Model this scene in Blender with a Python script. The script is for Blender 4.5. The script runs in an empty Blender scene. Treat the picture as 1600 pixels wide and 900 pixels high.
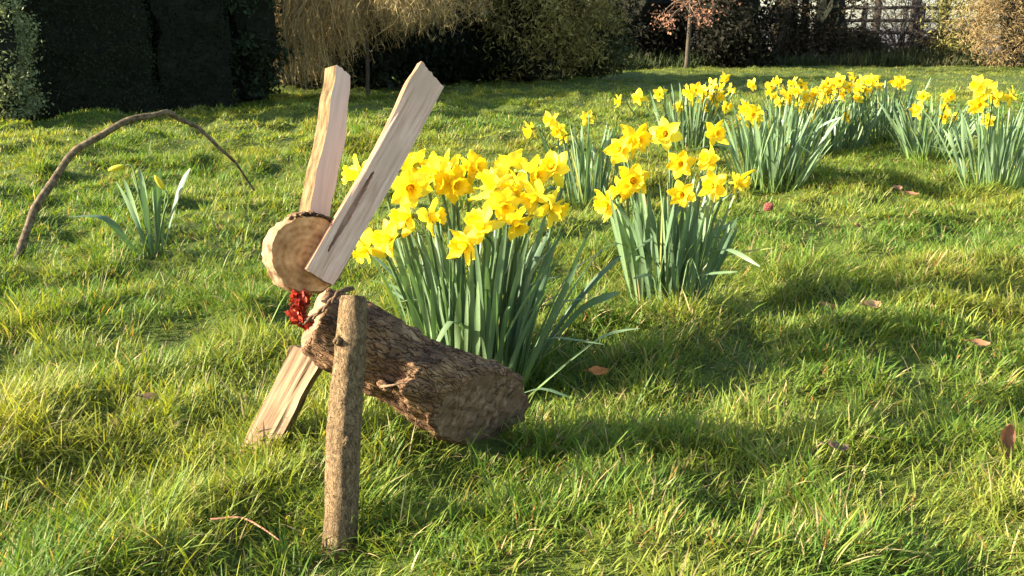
import bpy, math, random
import numpy as np
from mathutils import Vector, Matrix

random.seed(7)
RNG = np.random.default_rng(11)
scene = bpy.context.scene
col = scene.collection

# ------------------------------------------------------------------ camera, sky, sun, exposure
F = 1450.0
CAMH = 0.80
PITCH = math.atan((450 - 44) / F)
cam_d = bpy.data.cameras.new("camera")
cam = bpy.data.objects.new("camera", cam_d)
col.objects.link(cam)
cam_d.sensor_width = 36.0
cam_d.lens = 36.0 * F / 1600.0
cam_d.clip_start = 0.02
cam_d.clip_end = 3000
cam.location = (0, 0, CAMH)
cam.rotation_euler = (math.radians(90) - PITCH, 0, 0)
scene.camera = cam

SUN_EL, SUN_AZ = math.radians(22), math.radians(10)
S = Vector((-math.cos(SUN_EL) * math.cos(SUN_AZ), -math.cos(SUN_EL) * math.sin(SUN_AZ), math.sin(SUN_EL)))
world = bpy.data.worlds.new("World")
scene.world = world
world.use_nodes = True
wn = world.node_tree
sky = wn.nodes.new("ShaderNodeTexSky")
sky.sky_type = 'NISHITA'
sky.sun_disc = False
sky.sun_elevation = SUN_EL
sky.sun_rotation = math.atan2(S.x, S.y)
sky.air_density = 1.0
sky.dust_density = 1.5
bg = wn.nodes["Background"]
bg.inputs[1].default_value = 0.092
wn.links.new(sky.outputs[0], bg.inputs[0])
sun_d = bpy.data.lights.new("sun", 'SUN')
sun_d.energy = 4.6
sun_d.angle = math.radians(0.5)
sun_d.color = (1.0, 0.91, 0.76)
sun = bpy.data.objects.new("sun", sun_d)
sun.rotation_euler = (-S).to_track_quat('-Z', 'Y').to_euler()
col.objects.link(sun)
scene.view_settings.view_transform = 'Standard'
scene.view_settings.look = 'None'
scene.view_settings.exposure = 2.28
scene.view_settings.gamma = 1.0
scene.render.engine = 'CYCLES'
scene.cycles.max_bounces = 6
scene.cycles.diffuse_bounces = 3
scene.cycles.transparent_max_bounces = 6

# ------------------------------------------------------------------ measuring helpers
cp, sp = math.cos(PITCH), math.sin(PITCH)
CAM = Vector((0, 0, CAMH))

def ray(x, y):
    r, u = (x - 800) / F, -(y - 450) / F
    return Vector((r, cp + sp * u, -sp + cp * u))

def at(x, y, Y):
    d = ray(x, y)
    return CAM + d * (Y / d.y)

def on_plane(x, y, p0, n):
    d = ray(x, y)
    return CAM + d * ((p0 - CAM).dot(n) / d.dot(n))

def _hash(i, j, s):
    h = (i.astype(np.int64) * 374761393 + j.astype(np.int64) * 668265263 + s * 974711) & 0x7fffffff
    h = ((h ^ (h >> 13)) * 1274126177) & 0x7fffffff
    return ((h ^ (h >> 16)) & 0xffff) / 65535.0

def vnoise(x, y, s=0):
    x = np.asarray(x, float); y = np.asarray(y, float)
    i = np.floor(x); j = np.floor(y)
    fx = x - i; fy = y - j
    fx = fx * fx * (3 - 2 * fx); fy = fy * fy * (3 - 2 * fy)
    a = _hash(i, j, s); b = _hash(i + 1, j, s); c = _hash(i, j + 1, s); d = _hash(i + 1, j + 1, s)
    return (a * (1 - fx) + b * fx) * (1 - fy) + (c * (1 - fx) + d * fx) * fy

def ground_z(x, y):
    x = np.asarray(x, float); y = np.asarray(y, float)
    near = np.clip(1.2 - y / 40.0, 0.25, 1) * (1 + 0.35 * np.clip((y - 2.6) / 2, 0, 1))
    z = (vnoise(x * 0.9 + 3, y * 0.9, 1) - 0.5) * 0.05 + (vnoise(x * 2.6, y * 2.6, 2) - 0.5) * 0.065 \
        + (vnoise(x * 6.5 + 0.4 * y, y * 6.5, 3) - 0.5) * 0.060 + (0.5 - np.abs(vnoise(x * 3.7 + 7, y * 4.4, 4) - 0.5) * 2) * 0.040
    return z * near - 0.012

def gz(x, y):
    return float(ground_z(np.array([x]), np.array([y]))[0])

def gp(x, y):
    d = ray(x, y)
    t = -CAMH / d.z
    for _ in range(6):
        p = CAM + d * t
        t = (gz(p.x, p.y) - CAMH) / d.z
    p = CAM + d * t
    return Vector((p.x, p.y, gz(p.x, p.y)))

# ------------------------------------------------------------------ object helpers
def tag(o, label=None, cat=None, group=None, kind=None):
    if label: o["label"] = label
    if cat: o["category"] = cat
    if group: o["group"] = group
    if kind: o["kind"] = kind
    return o

def empty(name, loc, label, cat, group=None):
    o = bpy.data.objects.new(name, None)
    o.empty_display_size = 0.05
    o.location = loc
    col.objects.link(o)
    return tag(o, label, cat, group)

def np_mesh(name, V, faces, mats, tint=None, smooth=False, midx=None):
    """faces: list of int arrays (n,k); tint: (nv,3)"""
    me = bpy.data.meshes.new(name)
    V = np.asarray(V, np.float32)
    me.vertices.add(len(V))
    me.vertices.foreach_set("co", V.ravel())
    loops = np.concatenate([f.ravel() for f in faces]).astype(np.int32)
    sizes = np.concatenate([np.full(len(f), f.shape[1]) for f in faces]).astype(np.int32)
    me.loops.add(len(loops))
    me.loops.foreach_set("vertex_index", loops)
    starts = np.concatenate([[0], np.cumsum(sizes)[:-1]]).astype(np.int32)
    me.polygons.add(len(sizes))
    me.polygons.foreach_set("loop_start", starts)
    me.polygons.foreach_set("loop_total", sizes)
    if midx is not None:
        me.polygons.foreach_set("material_index", np.asarray(midx, np.int32))
    me.polygons.foreach_set("use_smooth", np.full(len(sizes), smooth))
    if tint is not None:
        a = me.attributes.new("tint", 'FLOAT_COLOR', 'POINT')
        c = np.ones((len(V), 4), np.float32); c[:, :3] = tint
        a.data.foreach_set("color", c.ravel())
    for m in (mats if isinstance(mats, (list, tuple)) else [mats]):
        me.materials.append(m)
    me.update(calc_edges=True)
    return me

def link(name, me, parent=None, M=None):
    o = bpy.data.objects.new(name, me)
    col.objects.link(o)
    if parent is not None:
        o.parent = parent
        if M is not None:
            base = parent["_base"] if "_base" in parent else None
            o.matrix_local = Matrix.Translation(parent.location).inverted() @ M
    elif M is not None:
        o.matrix_world = M
    return o

def frame(o, z, x=None):
    z = Vector(z).normalized()
    x = Vector(x) if x is not None else Vector((0, -1, 0.01))
    x = (x - z * x.dot(z)).normalized()
    y = z.cross(x)
    M = Matrix((x, y, z)).transposed().to_4x4()
    M.translation = o
    return M

class Geo:
    """collects numpy pieces into one mesh"""
    def __init__(s):
        s.V = []; s.Q = []; s.T = []; s.C = []; s.n = 0; s.mq = []; s.mt = []
    def add(s, V, Q=None, T=None, C=None, m=0):
        V = np.asarray(V, float).reshape(-1, 3)
        s.V.append(V)
        if Q is not None and len(Q):
            Q = np.asarray(Q) + s.n; s.Q.append(Q); s.mq.append(np.full(len(Q), m))
        if T is not None and len(T):
            T = np.asarray(T) + s.n; s.T.append(T); s.mt.append(np.full(len(T), m))
        if C is None: C = np.ones((len(V), 3)) * 0.5
        C = np.asarray(C, float)
        if C.ndim == 1: C = np.tile(C, (len(V), 1))
        s.C.append(C)
        s.n += len(V)
    def mesh(s, name, mats, smooth=False):
        faces = []; mi = []
        if s.Q: faces.append(np.concatenate(s.Q)); mi.append(np.concatenate(s.mq))
        if s.T: faces.append(np.concatenate(s.T)); mi.append(np.concatenate(s.mt))
        return np_mesh(name, np.concatenate(s.V), faces, mats, np.concatenate(s.C), smooth, np.concatenate(mi))

def tube_np(pts, rad, sides=6, rough=0.0, cap=True):
    pts = np.asarray(pts, float); K = len(pts)
    rad = np.asarray(rad, float) * np.ones(K)
    t = np.gradient(pts, axis=0); t /= np.linalg.norm(t, axis=1)[:, None] + 1e-9
    ref = np.array([0.0, 1.0, 0.0]) if abs(t[:, 1]).max() < 0.9 else np.array([1.0, 0, 0])
    e1 = np.cross(t, ref); e1 /= np.linalg.norm(e1, axis=1)[:, None] + 1e-9
    e2 = np.cross(t, e1)
    a = np.linspace(0, 2 * np.pi, sides, endpoint=False)
    rr = rad[:, None] * np.ones((K, sides))
    if rough: rr = rr * (1 + rough * (RNG.random((K, sides)) - 0.5))
    V = pts[:, None, :] + rr[:, :, None] * (np.cos(a)[None, :, None] * e1[:, None, :] + np.sin(a)[None, :, None] * e2[:, None, :])
    V = V.reshape(-1, 3)
    k = np.arange(K - 1)[:, None] * sides; j = np.arange(sides)[None, :]; j2 = (j + 1) % sides
    Q = np.stack([k + j, k + j2, k + sides + j2, k + sides + j], -1).reshape(-1, 4)
    T = None
    if cap:
        V = np.vstack([V, pts[0], pts[-1]])
        n0 = K * sides
        jj = np.arange(sides)
        T = np.vstack([np.stack([jj * 0 + n0, (jj + 1) % sides, jj], -1),
                       np.stack([jj * 0 + n0 + 1, jj + (K - 1) * sides, (jj + 1) % sides + (K - 1) * sides], -1)])
    return V, Q, T

def catmull(P, n):
    P = np.asarray([tuple(p) for p in P], float)
    P = np.vstack([2 * P[0] - P[1], P, 2 * P[-1] - P[-2]])
    m = len(P) - 3
    out = []
    for u in np.linspace(0, m - 1e-6, n):
        i = int(u); t = u - i
        a, b, c, d = P[i:i + 4]
        out.append(0.5 * (2 * b + (c - a) * t + (2 * a - 5 * b + 4 * c - d) * t * t + (3 * b - a - 3 * c + d) * t ** 3))
    return np.array(out)

def ribbons(root, L, W, az, th0, th1, seg, face=None, fold=0.0, tip=0.6, side=None):
    """many curved blades at once. th0 lean at root, th1 added lean along the blade.
    returns V, Q, T, u(per vertex), blade index"""
    N = len(L)
    if face is None: face = az + np.pi / 2
    d = np.stack([np.cos(az), np.sin(az), 0 * az], -1)
    w = np.stack([np.cos(face), np.sin(face), 0 * face], -1)
    p = root.copy()
    V = np.zeros((N, 2 * seg + 1, 3)); U = np.zeros((N, 2 * seg + 1))
    for k in range(seg + 1):
        u = k / seg
        if k == seg:
            V[:, 2 * seg] = p; U[:, 2 * seg] = 1
        else:
            ww = (W * (0.75 + 0.5 * u) if u < 0.45 else W * (1 - ((u - 0.45) / 0.55) ** 2 * (1 - tip * (1 - u))))[:, None] * 0.5
            V[:, 2 * k] = p - w * ww; V[:, 2 * k + 1] = p + w * ww
            U[:, 2 * k:2 * k + 2] = u
        th = th0 + th1 * (u + 0.5 / seg)
        p = p + (L / seg)[:, None] * (np.sin(th)[:, None] * d + np.cos(th)[:, None] * np.array([0, 0, 1.0]))
    nv = 2 * seg + 1
    b = (np.arange(N) * nv)[:, None]
    q = np.array([[2 * k, 2 * k + 1, 2 * k + 3, 2 * k + 2] for k in range(seg - 1)]).reshape(1, -1, 4)
    Q = (b[:, :, None] + q).reshape(-1, 4) if seg > 1 else np.zeros((0, 4), int)
    T = b + np.array([[2 * seg - 2, 2 * seg - 1, 2 * seg]])
    return V.reshape(-1, 3), Q, T, U.reshape(-1), np.repeat(np.arange(N), nv)

def leaf_cards(P, size, aspect=0.5, droop=0.0, up=None):
    """a bent diamond leaf at every point"""
    N = len(P)
    a = RNG.random(N) * 2 * np.pi
    z = RNG.random(N) * 2 - 1
    r = np.sqrt(1 - z * z)
    d = np.stack([r * np.cos(a), r * np.sin(a), z - droop], -1)
    d /= np.linalg.norm(d, axis=1)[:, None]
    q = RNG.normal(size=(N, 3))
    w = np.cross(d, q); w /= np.linalg.norm(w, axis=1)[:, None]
    size = np.asarray(size) * np.ones(N)
    h = (size * 0.5)[:, None]
    V = np.stack([P - d * h, P + w * h * aspect, P + d * h, P - w * h * aspect], 1)
    Q = np.arange(N * 4).reshape(-1, 4)
    return V.reshape(-1, 3), Q

# ------------------------------------------------------------------ materials
def new_mat(name):
    m = bpy.data.materials.new(name)
    m.use_nodes = True
    nt = m.node_tree
    nt.nodes.clear()
    out = nt.nodes.new("ShaderNodeOutputMaterial")
    return m, nt, out

def N_(nt, t, **kw):
    n = nt.nodes.new(t)
    for k, v in kw.items():
        if k.startswith("i_"): n.inputs[k[2:].replace("_", " ")].default_value = v
        else: setattr(n, k, v)
    return n

def leaf_mat(name, trans=0.4, rough=0.45, spec=0.3, tcol=(1.25, 1.2, 0.6), vary=0.25, scale=40):
    m, nt, out = new_mat(name)
    at_ = N_(nt, "ShaderNodeAttribute", attribute_name="tint")
    geo = N_(nt, "ShaderNodeTexCoord")
    nz = N_(nt, "ShaderNodeTexNoise", i_Scale=scale, i_Detail=2.0)
    nt.links.new(geo.outputs["Object"], nz.inputs["Vector"])
    mr = N_(nt, "ShaderNodeMapRange")
    mr.inputs["To Min"].default_value = 1 - vary; mr.inputs["To Max"].default_value = 1 + vary
    nt.links.new(nz.outputs["Fac"], mr.inputs["Value"])
    mul = N_(nt, "ShaderNodeVectorMath", operation='SCALE')
    nt.links.new(at_.outputs["Color"], mul.inputs[0]); nt.links.new(mr.outputs[0], mul.inputs["Scale"])
    p = N_(nt, "ShaderNodeBsdfPrincipled", i_Roughness=rough)
    p.inputs["Specular IOR Level"].default_value = spec
    nt.links.new(mul.outputs[0], p.inputs["Base Color"])
    tm = N_(nt, "ShaderNodeVectorMath", operation='MULTIPLY')
    tm.inputs[1].default_value = tcol
    nt.links.new(mul.outputs[0], tm.inputs[0])
    tr = N_(nt, "ShaderNodeBsdfTranslucent")
    nt.links.new(tm.outputs[0], tr.inputs["Color"])
    mx = N_(nt, "ShaderNodeMixShader"); mx.inputs[0].default_value = trans
    nt.links.new(p.outputs[0], mx.inputs[1]); nt.links.new(tr.outputs[0], mx.inputs[2])
    nt.links.new(mx.outputs[0], out.inputs[0])
    return m

def ramp(nt, stops):
    r = N_(nt, "ShaderNodeValToRGB")
    e = r.color_ramp.elements
    while len(e) < len(stops): e.new(0.5)
    for el, (p, c) in zip(e, stops):
        el.position = p; el.color = (*c, 1)
    return r

def wood_mat(name, stops, scale=(1, 1, 1), nscale=30, detail=6, bump=0.4, bdist=0.004, rough=0.85, stain=None, spec=0.15, cracks=None):
    m, nt, out = new_mat(name)
    tc = N_(nt, "ShaderNodeTexCoord")
    mp = N_(nt, "ShaderNodeMapping"); mp.inputs["Scale"].default_value = scale
    nt.links.new(tc.outputs["Object"], mp.inputs[0])
    nz = N_(nt, "ShaderNodeTexNoise", i_Scale=nscale, i_Detail=float(detail), i_Roughness=0.65)
    nt.links.new(mp.outputs[0], nz.inputs["Vector"])
    r = ramp(nt, stops)
    nt.links.new(nz.outputs["Fac"], r.inputs[0])
    colout = r.outputs[0]
    if stain:
        n2 = N_(nt, "ShaderNodeTexNoise", i_Scale=stain[1], i_Detail=4.0)
        nt.links.new(tc.outputs["Object"], n2.inputs["Vector"])
        r2 = ramp(nt, [(0.45, (0, 0, 0)), (0.62, (1, 1, 1))])
        nt.links.new(n2.outputs["Fac"], r2.inputs[0])
        mx = N_(nt, "ShaderNodeMix", data_type='RGBA')
        nt.links.new(r2.outputs[0], mx.inputs["Factor"])
        nt.links.new(colout, mx.inputs["A"]); mx.inputs["B"].default_value = (*stain[0], 1)
        colout = mx.outputs["Result"]
    hgt = nz.outputs["Fac"]
    if cracks:
        sc_, cs, w0, dark = cracks
        mp2 = N_(nt, "ShaderNodeMapping"); mp2.inputs["Scale"].default_value = sc_
        wob = N_(nt, "ShaderNodeVectorMath", operation='MULTIPLY_ADD'); wob.inputs[1].default_value = (0.022,) * 3
        nw = N_(nt, "ShaderNodeTexNoise", i_Scale=45.0, i_Detail=3.0)
        nt.links.new(tc.outputs["Object"], nw.inputs["Vector"])
        nt.links.new(nw.outputs["Color"], wob.inputs[0]); nt.links.new(tc.outputs["Object"], wob.inputs[2])
        nt.links.new(wob.outputs[0], mp2.inputs[0])
        vo = N_(nt, "ShaderNodeTexVoronoi", feature='DISTANCE_TO_EDGE', i_Scale=cs)
        nt.links.new(mp2.outputs[0], vo.inputs["Vector"])
        cr = N_(nt, "ShaderNodeMapRange"); cr.inputs["From Max"].default_value = w0
        nt.links.new(vo.outputs["Distance"], cr.inputs["Value"])
        mc = N_(nt, "ShaderNodeMix", data_type='RGBA')
        nt.links.new(cr.outputs[0], mc.inputs["Factor"])
        mc.inputs["A"].default_value = (*dark, 1); nt.links.new(colout, mc.inputs["B"])
        colout = mc.outputs["Result"]
        ah = N_(nt, "ShaderNodeMath", operation='ADD')
        nt.links.new(hgt, ah.inputs[0]); nt.links.new(cr.outputs[0], ah.inputs[1])
        hgt = ah.outputs[0]
    p = N_(nt, "ShaderNodeBsdfPrincipled", i_Roughness=rough)
    p.inputs["Specular IOR Level"].default_value = spec
    nt.links.new(colout, p.inputs["Base Color"])
    b = N_(nt, "ShaderNodeBump", i_Strength=bump, i_Distance=bdist)
    nt.links.new(hgt, b.inputs["Height"])
    nt.links.new(b.outputs[0], p.inputs["Normal"])
    nt.links.new(p.outputs[0], out.inputs[0])
    return m

def end_grain_mat(name, c1, c2, c3, ring=90):
    m, nt, out = new_mat(name)
    tc = N_(nt, "ShaderNodeTexCoord")
    nzd = N_(nt, "ShaderNodeTexNoise", i_Scale=14.0, i_Detail=3.0)
    nt.links.new(tc.outputs["Object"], nzd.inputs["Vector"])
    sub = N_(nt, "ShaderNodeVectorMath", operation='MULTIPLY_ADD')
    sub.inputs[1].default_value = (0.012,) * 3
    nt.links.new(nzd.outputs["Color"], sub.inputs[0]); nt.links.new(tc.outputs["Object"], sub.inputs[2])
    flat = N_(nt, "ShaderNodeVectorMath", operation='MULTIPLY'); flat.inputs[1].default_value = (1, 1, 0)
    nt.links.new(sub.outputs[0], flat.inputs[0])
    ln = N_(nt, "ShaderNodeVectorMath", operation='LENGTH')
    nt.links.new(flat.outputs[0], ln.inputs[0])
    ml = N_(nt, "ShaderNodeMath", operation='MULTIPLY'); ml.inputs[1].default_value = ring * 6.28
    nt.links.new(ln.outputs["Value"], ml.inputs[0])
    sn = N_(nt, "ShaderNodeMath", operation='SINE'); nt.links.new(ml.outputs[0], sn.inputs[0])
    nz = N_(nt, "ShaderNodeTexNoise", i_Scale=55.0, i_Detail=6.0, i_Roughness=0.7)
    nt.links.new(tc.outputs["Object"], nz.inputs["Vector"])
    ad = N_(nt, "ShaderNodeMath", operation='MULTIPLY_ADD'); ad.inputs[1].default_value = 0.045
    nt.links.new(sn.outputs[0], ad.inputs[0]); nt.links.new(nz.outputs["Fac"], ad.inputs[2])
    r = ramp(nt, [(0.3, c1), (0.52, c2), (0.7, c3)])
    nt.links.new(ad.outputs[0], r.inputs[0])
    n2 = N_(nt, "ShaderNodeTexNoise", i_Scale=11.0, i_Detail=3.0)
    nt.links.new(tc.outputs["Object"], n2.inputs["Vector"])
    r2 = ramp(nt, [(0.38, (0.62, 0.56, 0.52)), (0.65, (1.1, 1.05, 1.0))])
    nt.links.new(n2.outputs["Fac"], r2.inputs[0])
    mx = N_(nt, "ShaderNodeMix", data_type='RGBA', blend_type='MULTIPLY'); mx.inputs["Factor"].default_value = 1.0
    nt.links.new(r.outputs[0], mx.inputs["A"]); nt.links.new(r2.outputs[0], mx.inputs["B"])
    p = N_(nt, "ShaderNodeBsdfPrincipled", i_Roughness=0.8)
    p.inputs["Specular IOR Level"].default_value = 0.15
    nt.links.new(mx.outputs["Result"], p.inputs["Base Color"])
    b = N_(nt, "ShaderNodeBump", i_Strength=0.35, i_Distance=0.003)
    nt.links.new(ad.outputs[0], b.inputs["Height"]); nt.links.new(b.outputs[0], p.inputs["Normal"])
    nt.links.new(p.outputs[0], out.inputs[0])
    return m

M_GRASS = leaf_mat("grass_blade", trans=0.42, rough=0.5, spec=0.16, tcol=(1.3, 1.2, 0.4), vary=0.12, scale=5)
M_DAFLEAF = leaf_mat("daffodil_leaf", trans=0.18, rough=0.48, spec=0.45, tcol=(1.2, 1.4, 0.5), vary=0.22, scale=25)
M_PETAL = leaf_mat("petal", trans=0.42, rough=0.5, spec=0.2, tcol=(1.1, 1.0, 0.5), vary=0.06, scale=60)
M_FOLIAGE = leaf_mat("evergreen_foliage", trans=0.15, rough=0.65, spec=0.08, tcol=(1.2, 1.2, 0.6), vary=0.3, scale=6)
M_TWIG = leaf_mat("twigs", trans=0.05, rough=0.8, spec=0.1, tcol=(1, 1, 1), vary=0.3, scale=8)
M_DRYLEAF = leaf_mat("dry_leaf", trans=0.2, rough=0.7, spec=0.2, tcol=(1.2, 0.9, 0.6), vary=0.35, scale=60)
M_RED = leaf_mat("red_ribbon", trans=0.1, rough=0.5, spec=0.3, tcol=(1, 0.8, 0.8), vary=0.3, scale=120)
M_CORE = wood_mat("shrub_shade_core", [(0.3, (0.006, 0.007, 0.004)), (0.7, (0.016, 0.017, 0.008))], nscale=9, bump=1.0, bdist=0.05)  # near-black: the shade inside shrubs and hedges is put into this colour
M_SOIL = wood_mat("turf_soil", [(0.3, (0.03, 0.036, 0.008)), (0.55, (0.07, 0.095, 0.014)), (0.75, (0.13, 0.14, 0.022))], nscale=22, bump=1.0, bdist=0.02)
M_FIELD = wood_mat("pale_field", [(0.3, (0.11, 0.10, 0.098)), (0.7, (0.17, 0.155, 0.15))], nscale=0.3, bump=0.2)
M_TRUNK = wood_mat("trunk_bark", [(0.3, (0.03, 0.023, 0.015)), (0.7, (0.10, 0.078, 0.05))], scale=(6, 6, 1), nscale=8, bump=0.8, bdist=0.02)
M_DARKTRUNK = wood_mat("dark_trunk_bark", [(0.3, (0.018, 0.015, 0.011)), (0.7, (0.06, 0.048, 0.035))], scale=(6, 6, 1), nscale=8, bump=0.8, bdist=0.02)
M_FENCE = wood_mat("fence_wood", [(0.3, (0.02, 0.017, 0.013)), (0.7, (0.06, 0.05, 0.04))], scale=(1, 6, 6), nscale=8, bump=0.5)
M_BARK = wood_mat("log_bark", [(0.3, (0.085, 0.043, 0.019)), (0.45, (0.20, 0.108, 0.051)), (0.58, (0.315, 0.185, 0.092)), (0.74, (0.45, 0.30, 0.165))],
                  scale=(1, 1, 0.38), nscale=48, detail=9, bump=1.0, bdist=0.012, stain=((0.13, 0.072, 0.04), 16), cracks=((1, 1, 0.08), 120, 0.08, (0.15, 0.08, 0.04)))
M_POSTBARK = wood_mat("post_bark", [(0.34, (0.085, 0.053, 0.024)), (0.5, (0.165, 0.107, 0.05)), (0.66, (0.26, 0.175, 0.088))],
                      scale=(1, 1, 0.6), nscale=130, detail=8, bump=1.0, bdist=0.006, cracks=((1, 1, 0.22), 260, 0.05, (0.15, 0.095, 0.045)))
M_PALEBARK = wood_mat("pale_bark", [(0.35, (0.08, 0.042, 0.018)), (0.5, (0.21, 0.145, 0.08)), (0.68, (0.31, 0.235, 0.145))],
                      scale=(1, 1, 0.7), nscale=50, bump=0.8, bdist=0.005, stain=((0.28, 0.16, 0.08), 24))
M_EARBARK = wood_mat("ear_bark", [(0.34, (0.055, 0.03, 0.011)), (0.5, (0.135, 0.09, 0.038)), (0.68, (0.20, 0.145, 0.068))],
                     scale=(1, 1, 0.4), nscale=70, bump=0.9, bdist=0.004)
M_REDBARK = wood_mat("red_ear_edge", [(0.3, (0.15, 0.05, 0.025)), (0.6, (0.40, 0.20, 0.11)), (0.75, (0.55, 0.33, 0.2))],
                     scale=(1, 1, 0.2), nscale=70, bump=0.7, bdist=0.003)
M_SPLIT = wood_mat("split_wood", [(0.3, (0.36, 0.205, 0.125)), (0.5, (0.62, 0.395, 0.275)), (0.68, (0.76, 0.525, 0.385))],
                   scale=(1, 1, 0.06), nscale=150, detail=7, bump=0.8, bdist=0.003, rough=0.7, stain=((0.54, 0.355, 0.24), 9))
M_SMOOTHSPLIT = wood_mat("smooth_split_wood", [(0.25, (0.50, 0.36, 0.27)), (0.5, (0.62, 0.455, 0.35)), (0.8, (0.70, 0.53, 0.42))],
                         scale=(1, 1, 0.05), nscale=110, detail=6, bump=0.4, bdist=0.002, rough=0.7)
M_LEGSPLIT = wood_mat("leg_split_wood", [(0.34, (0.08, 0.045, 0.022)), (0.48, (0.23, 0.15, 0.082)), (0.68, (0.35, 0.245, 0.145))],
                      scale=(1, 1, 0.05), nscale=60, detail=6, bump=0.8, bdist=0.005, stain=((0.17, 0.10, 0.058), 9))
M_HEADGRAIN = end_grain_mat("head_end_grain", (0.33, 0.15, 0.05), (0.62, 0.33, 0.13), (0.78, 0.47, 0.21))
M_PALEGRAIN = end_grain_mat("pale_end_grain", (0.15, 0.09, 0.045), (0.26, 0.18, 0.105), (0.34, 0.25, 0.155))
M_GREYGRAIN = wood_mat("weathered_end_grain", [(0.34, (0.075, 0.04, 0.021)), (0.5, (0.175, 0.102, 0.056)), (0.66, (0.30, 0.20, 0.125))], scale=(1, 0.8, 1), nscale=70, detail=7, bump=1.0, bdist=0.006, stain=((0.16, 0.098, 0.058), 30), cracks=((1, 0.25, 1), 30, 0.012, (0.10, 0.058, 0.032)))
M_STICK = wood_mat("stick_bark", [(0.35, (0.05, 0.034, 0.018)), (0.52, (0.12, 0.085, 0.046)), (0.68, (0.22, 0.165, 0.10))], nscale=60, bump=0.6, bdist=0.003)
M_TWINE = wood_mat("twine", [(0.3, (0.06, 0.035, 0.02)), (0.7, (0.18, 0.11, 0.06))], nscale=150, bump=0.8)

# ------------------------------------------------------------------ ground
def build_ground():
    xs = np.concatenate([np.linspace(-900, -32, 10)[:-1], np.linspace(-32, -6, 27)[:-1], np.linspace(-6, 6, 241), np.linspace(6, 32, 27)[1:], np.linspace(32, 900, 10)[1:]])
    ys = np.concatenate([[-60, -10, -2], np.linspace(-0.5, 9, 191), np.linspace(9, 30, 80)[1:], np.linspace(30, 40, 5)[1:], [80, 200, 500, 1500]])
    X, Y = np.meshgrid(xs, ys)
    Z = ground_z(X, Y)
    V = np.stack([X, Y, Z], -1).reshape(-1, 3)
    nx, ny = len(xs), len(ys)
    i = np.arange(ny - 1)[:, None] * nx + np.arange(nx - 1)[None, :]
    Q = np.stack([i, i + 1, i + nx + 1, i + nx], -1).reshape(-1, 4)
    o = link("ground", np_mesh("ground", V, [Q], M_SOIL, smooth=True))
    tag(o, "uneven lawn soil under the grass", "ground", kind="structure")
    V = np.array([[-900, 29.5, 0.03], [900, 29.5, 0.03], [900, 1500, 0.6], [-900, 1500, 0.6]])
    o = link("field", np_mesh("field", V, [np.array([[0, 1, 2, 3]])], M_FIELD))
    tag(o, "pale open field beyond the fence", "field", kind="structure")
build_ground()

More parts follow.
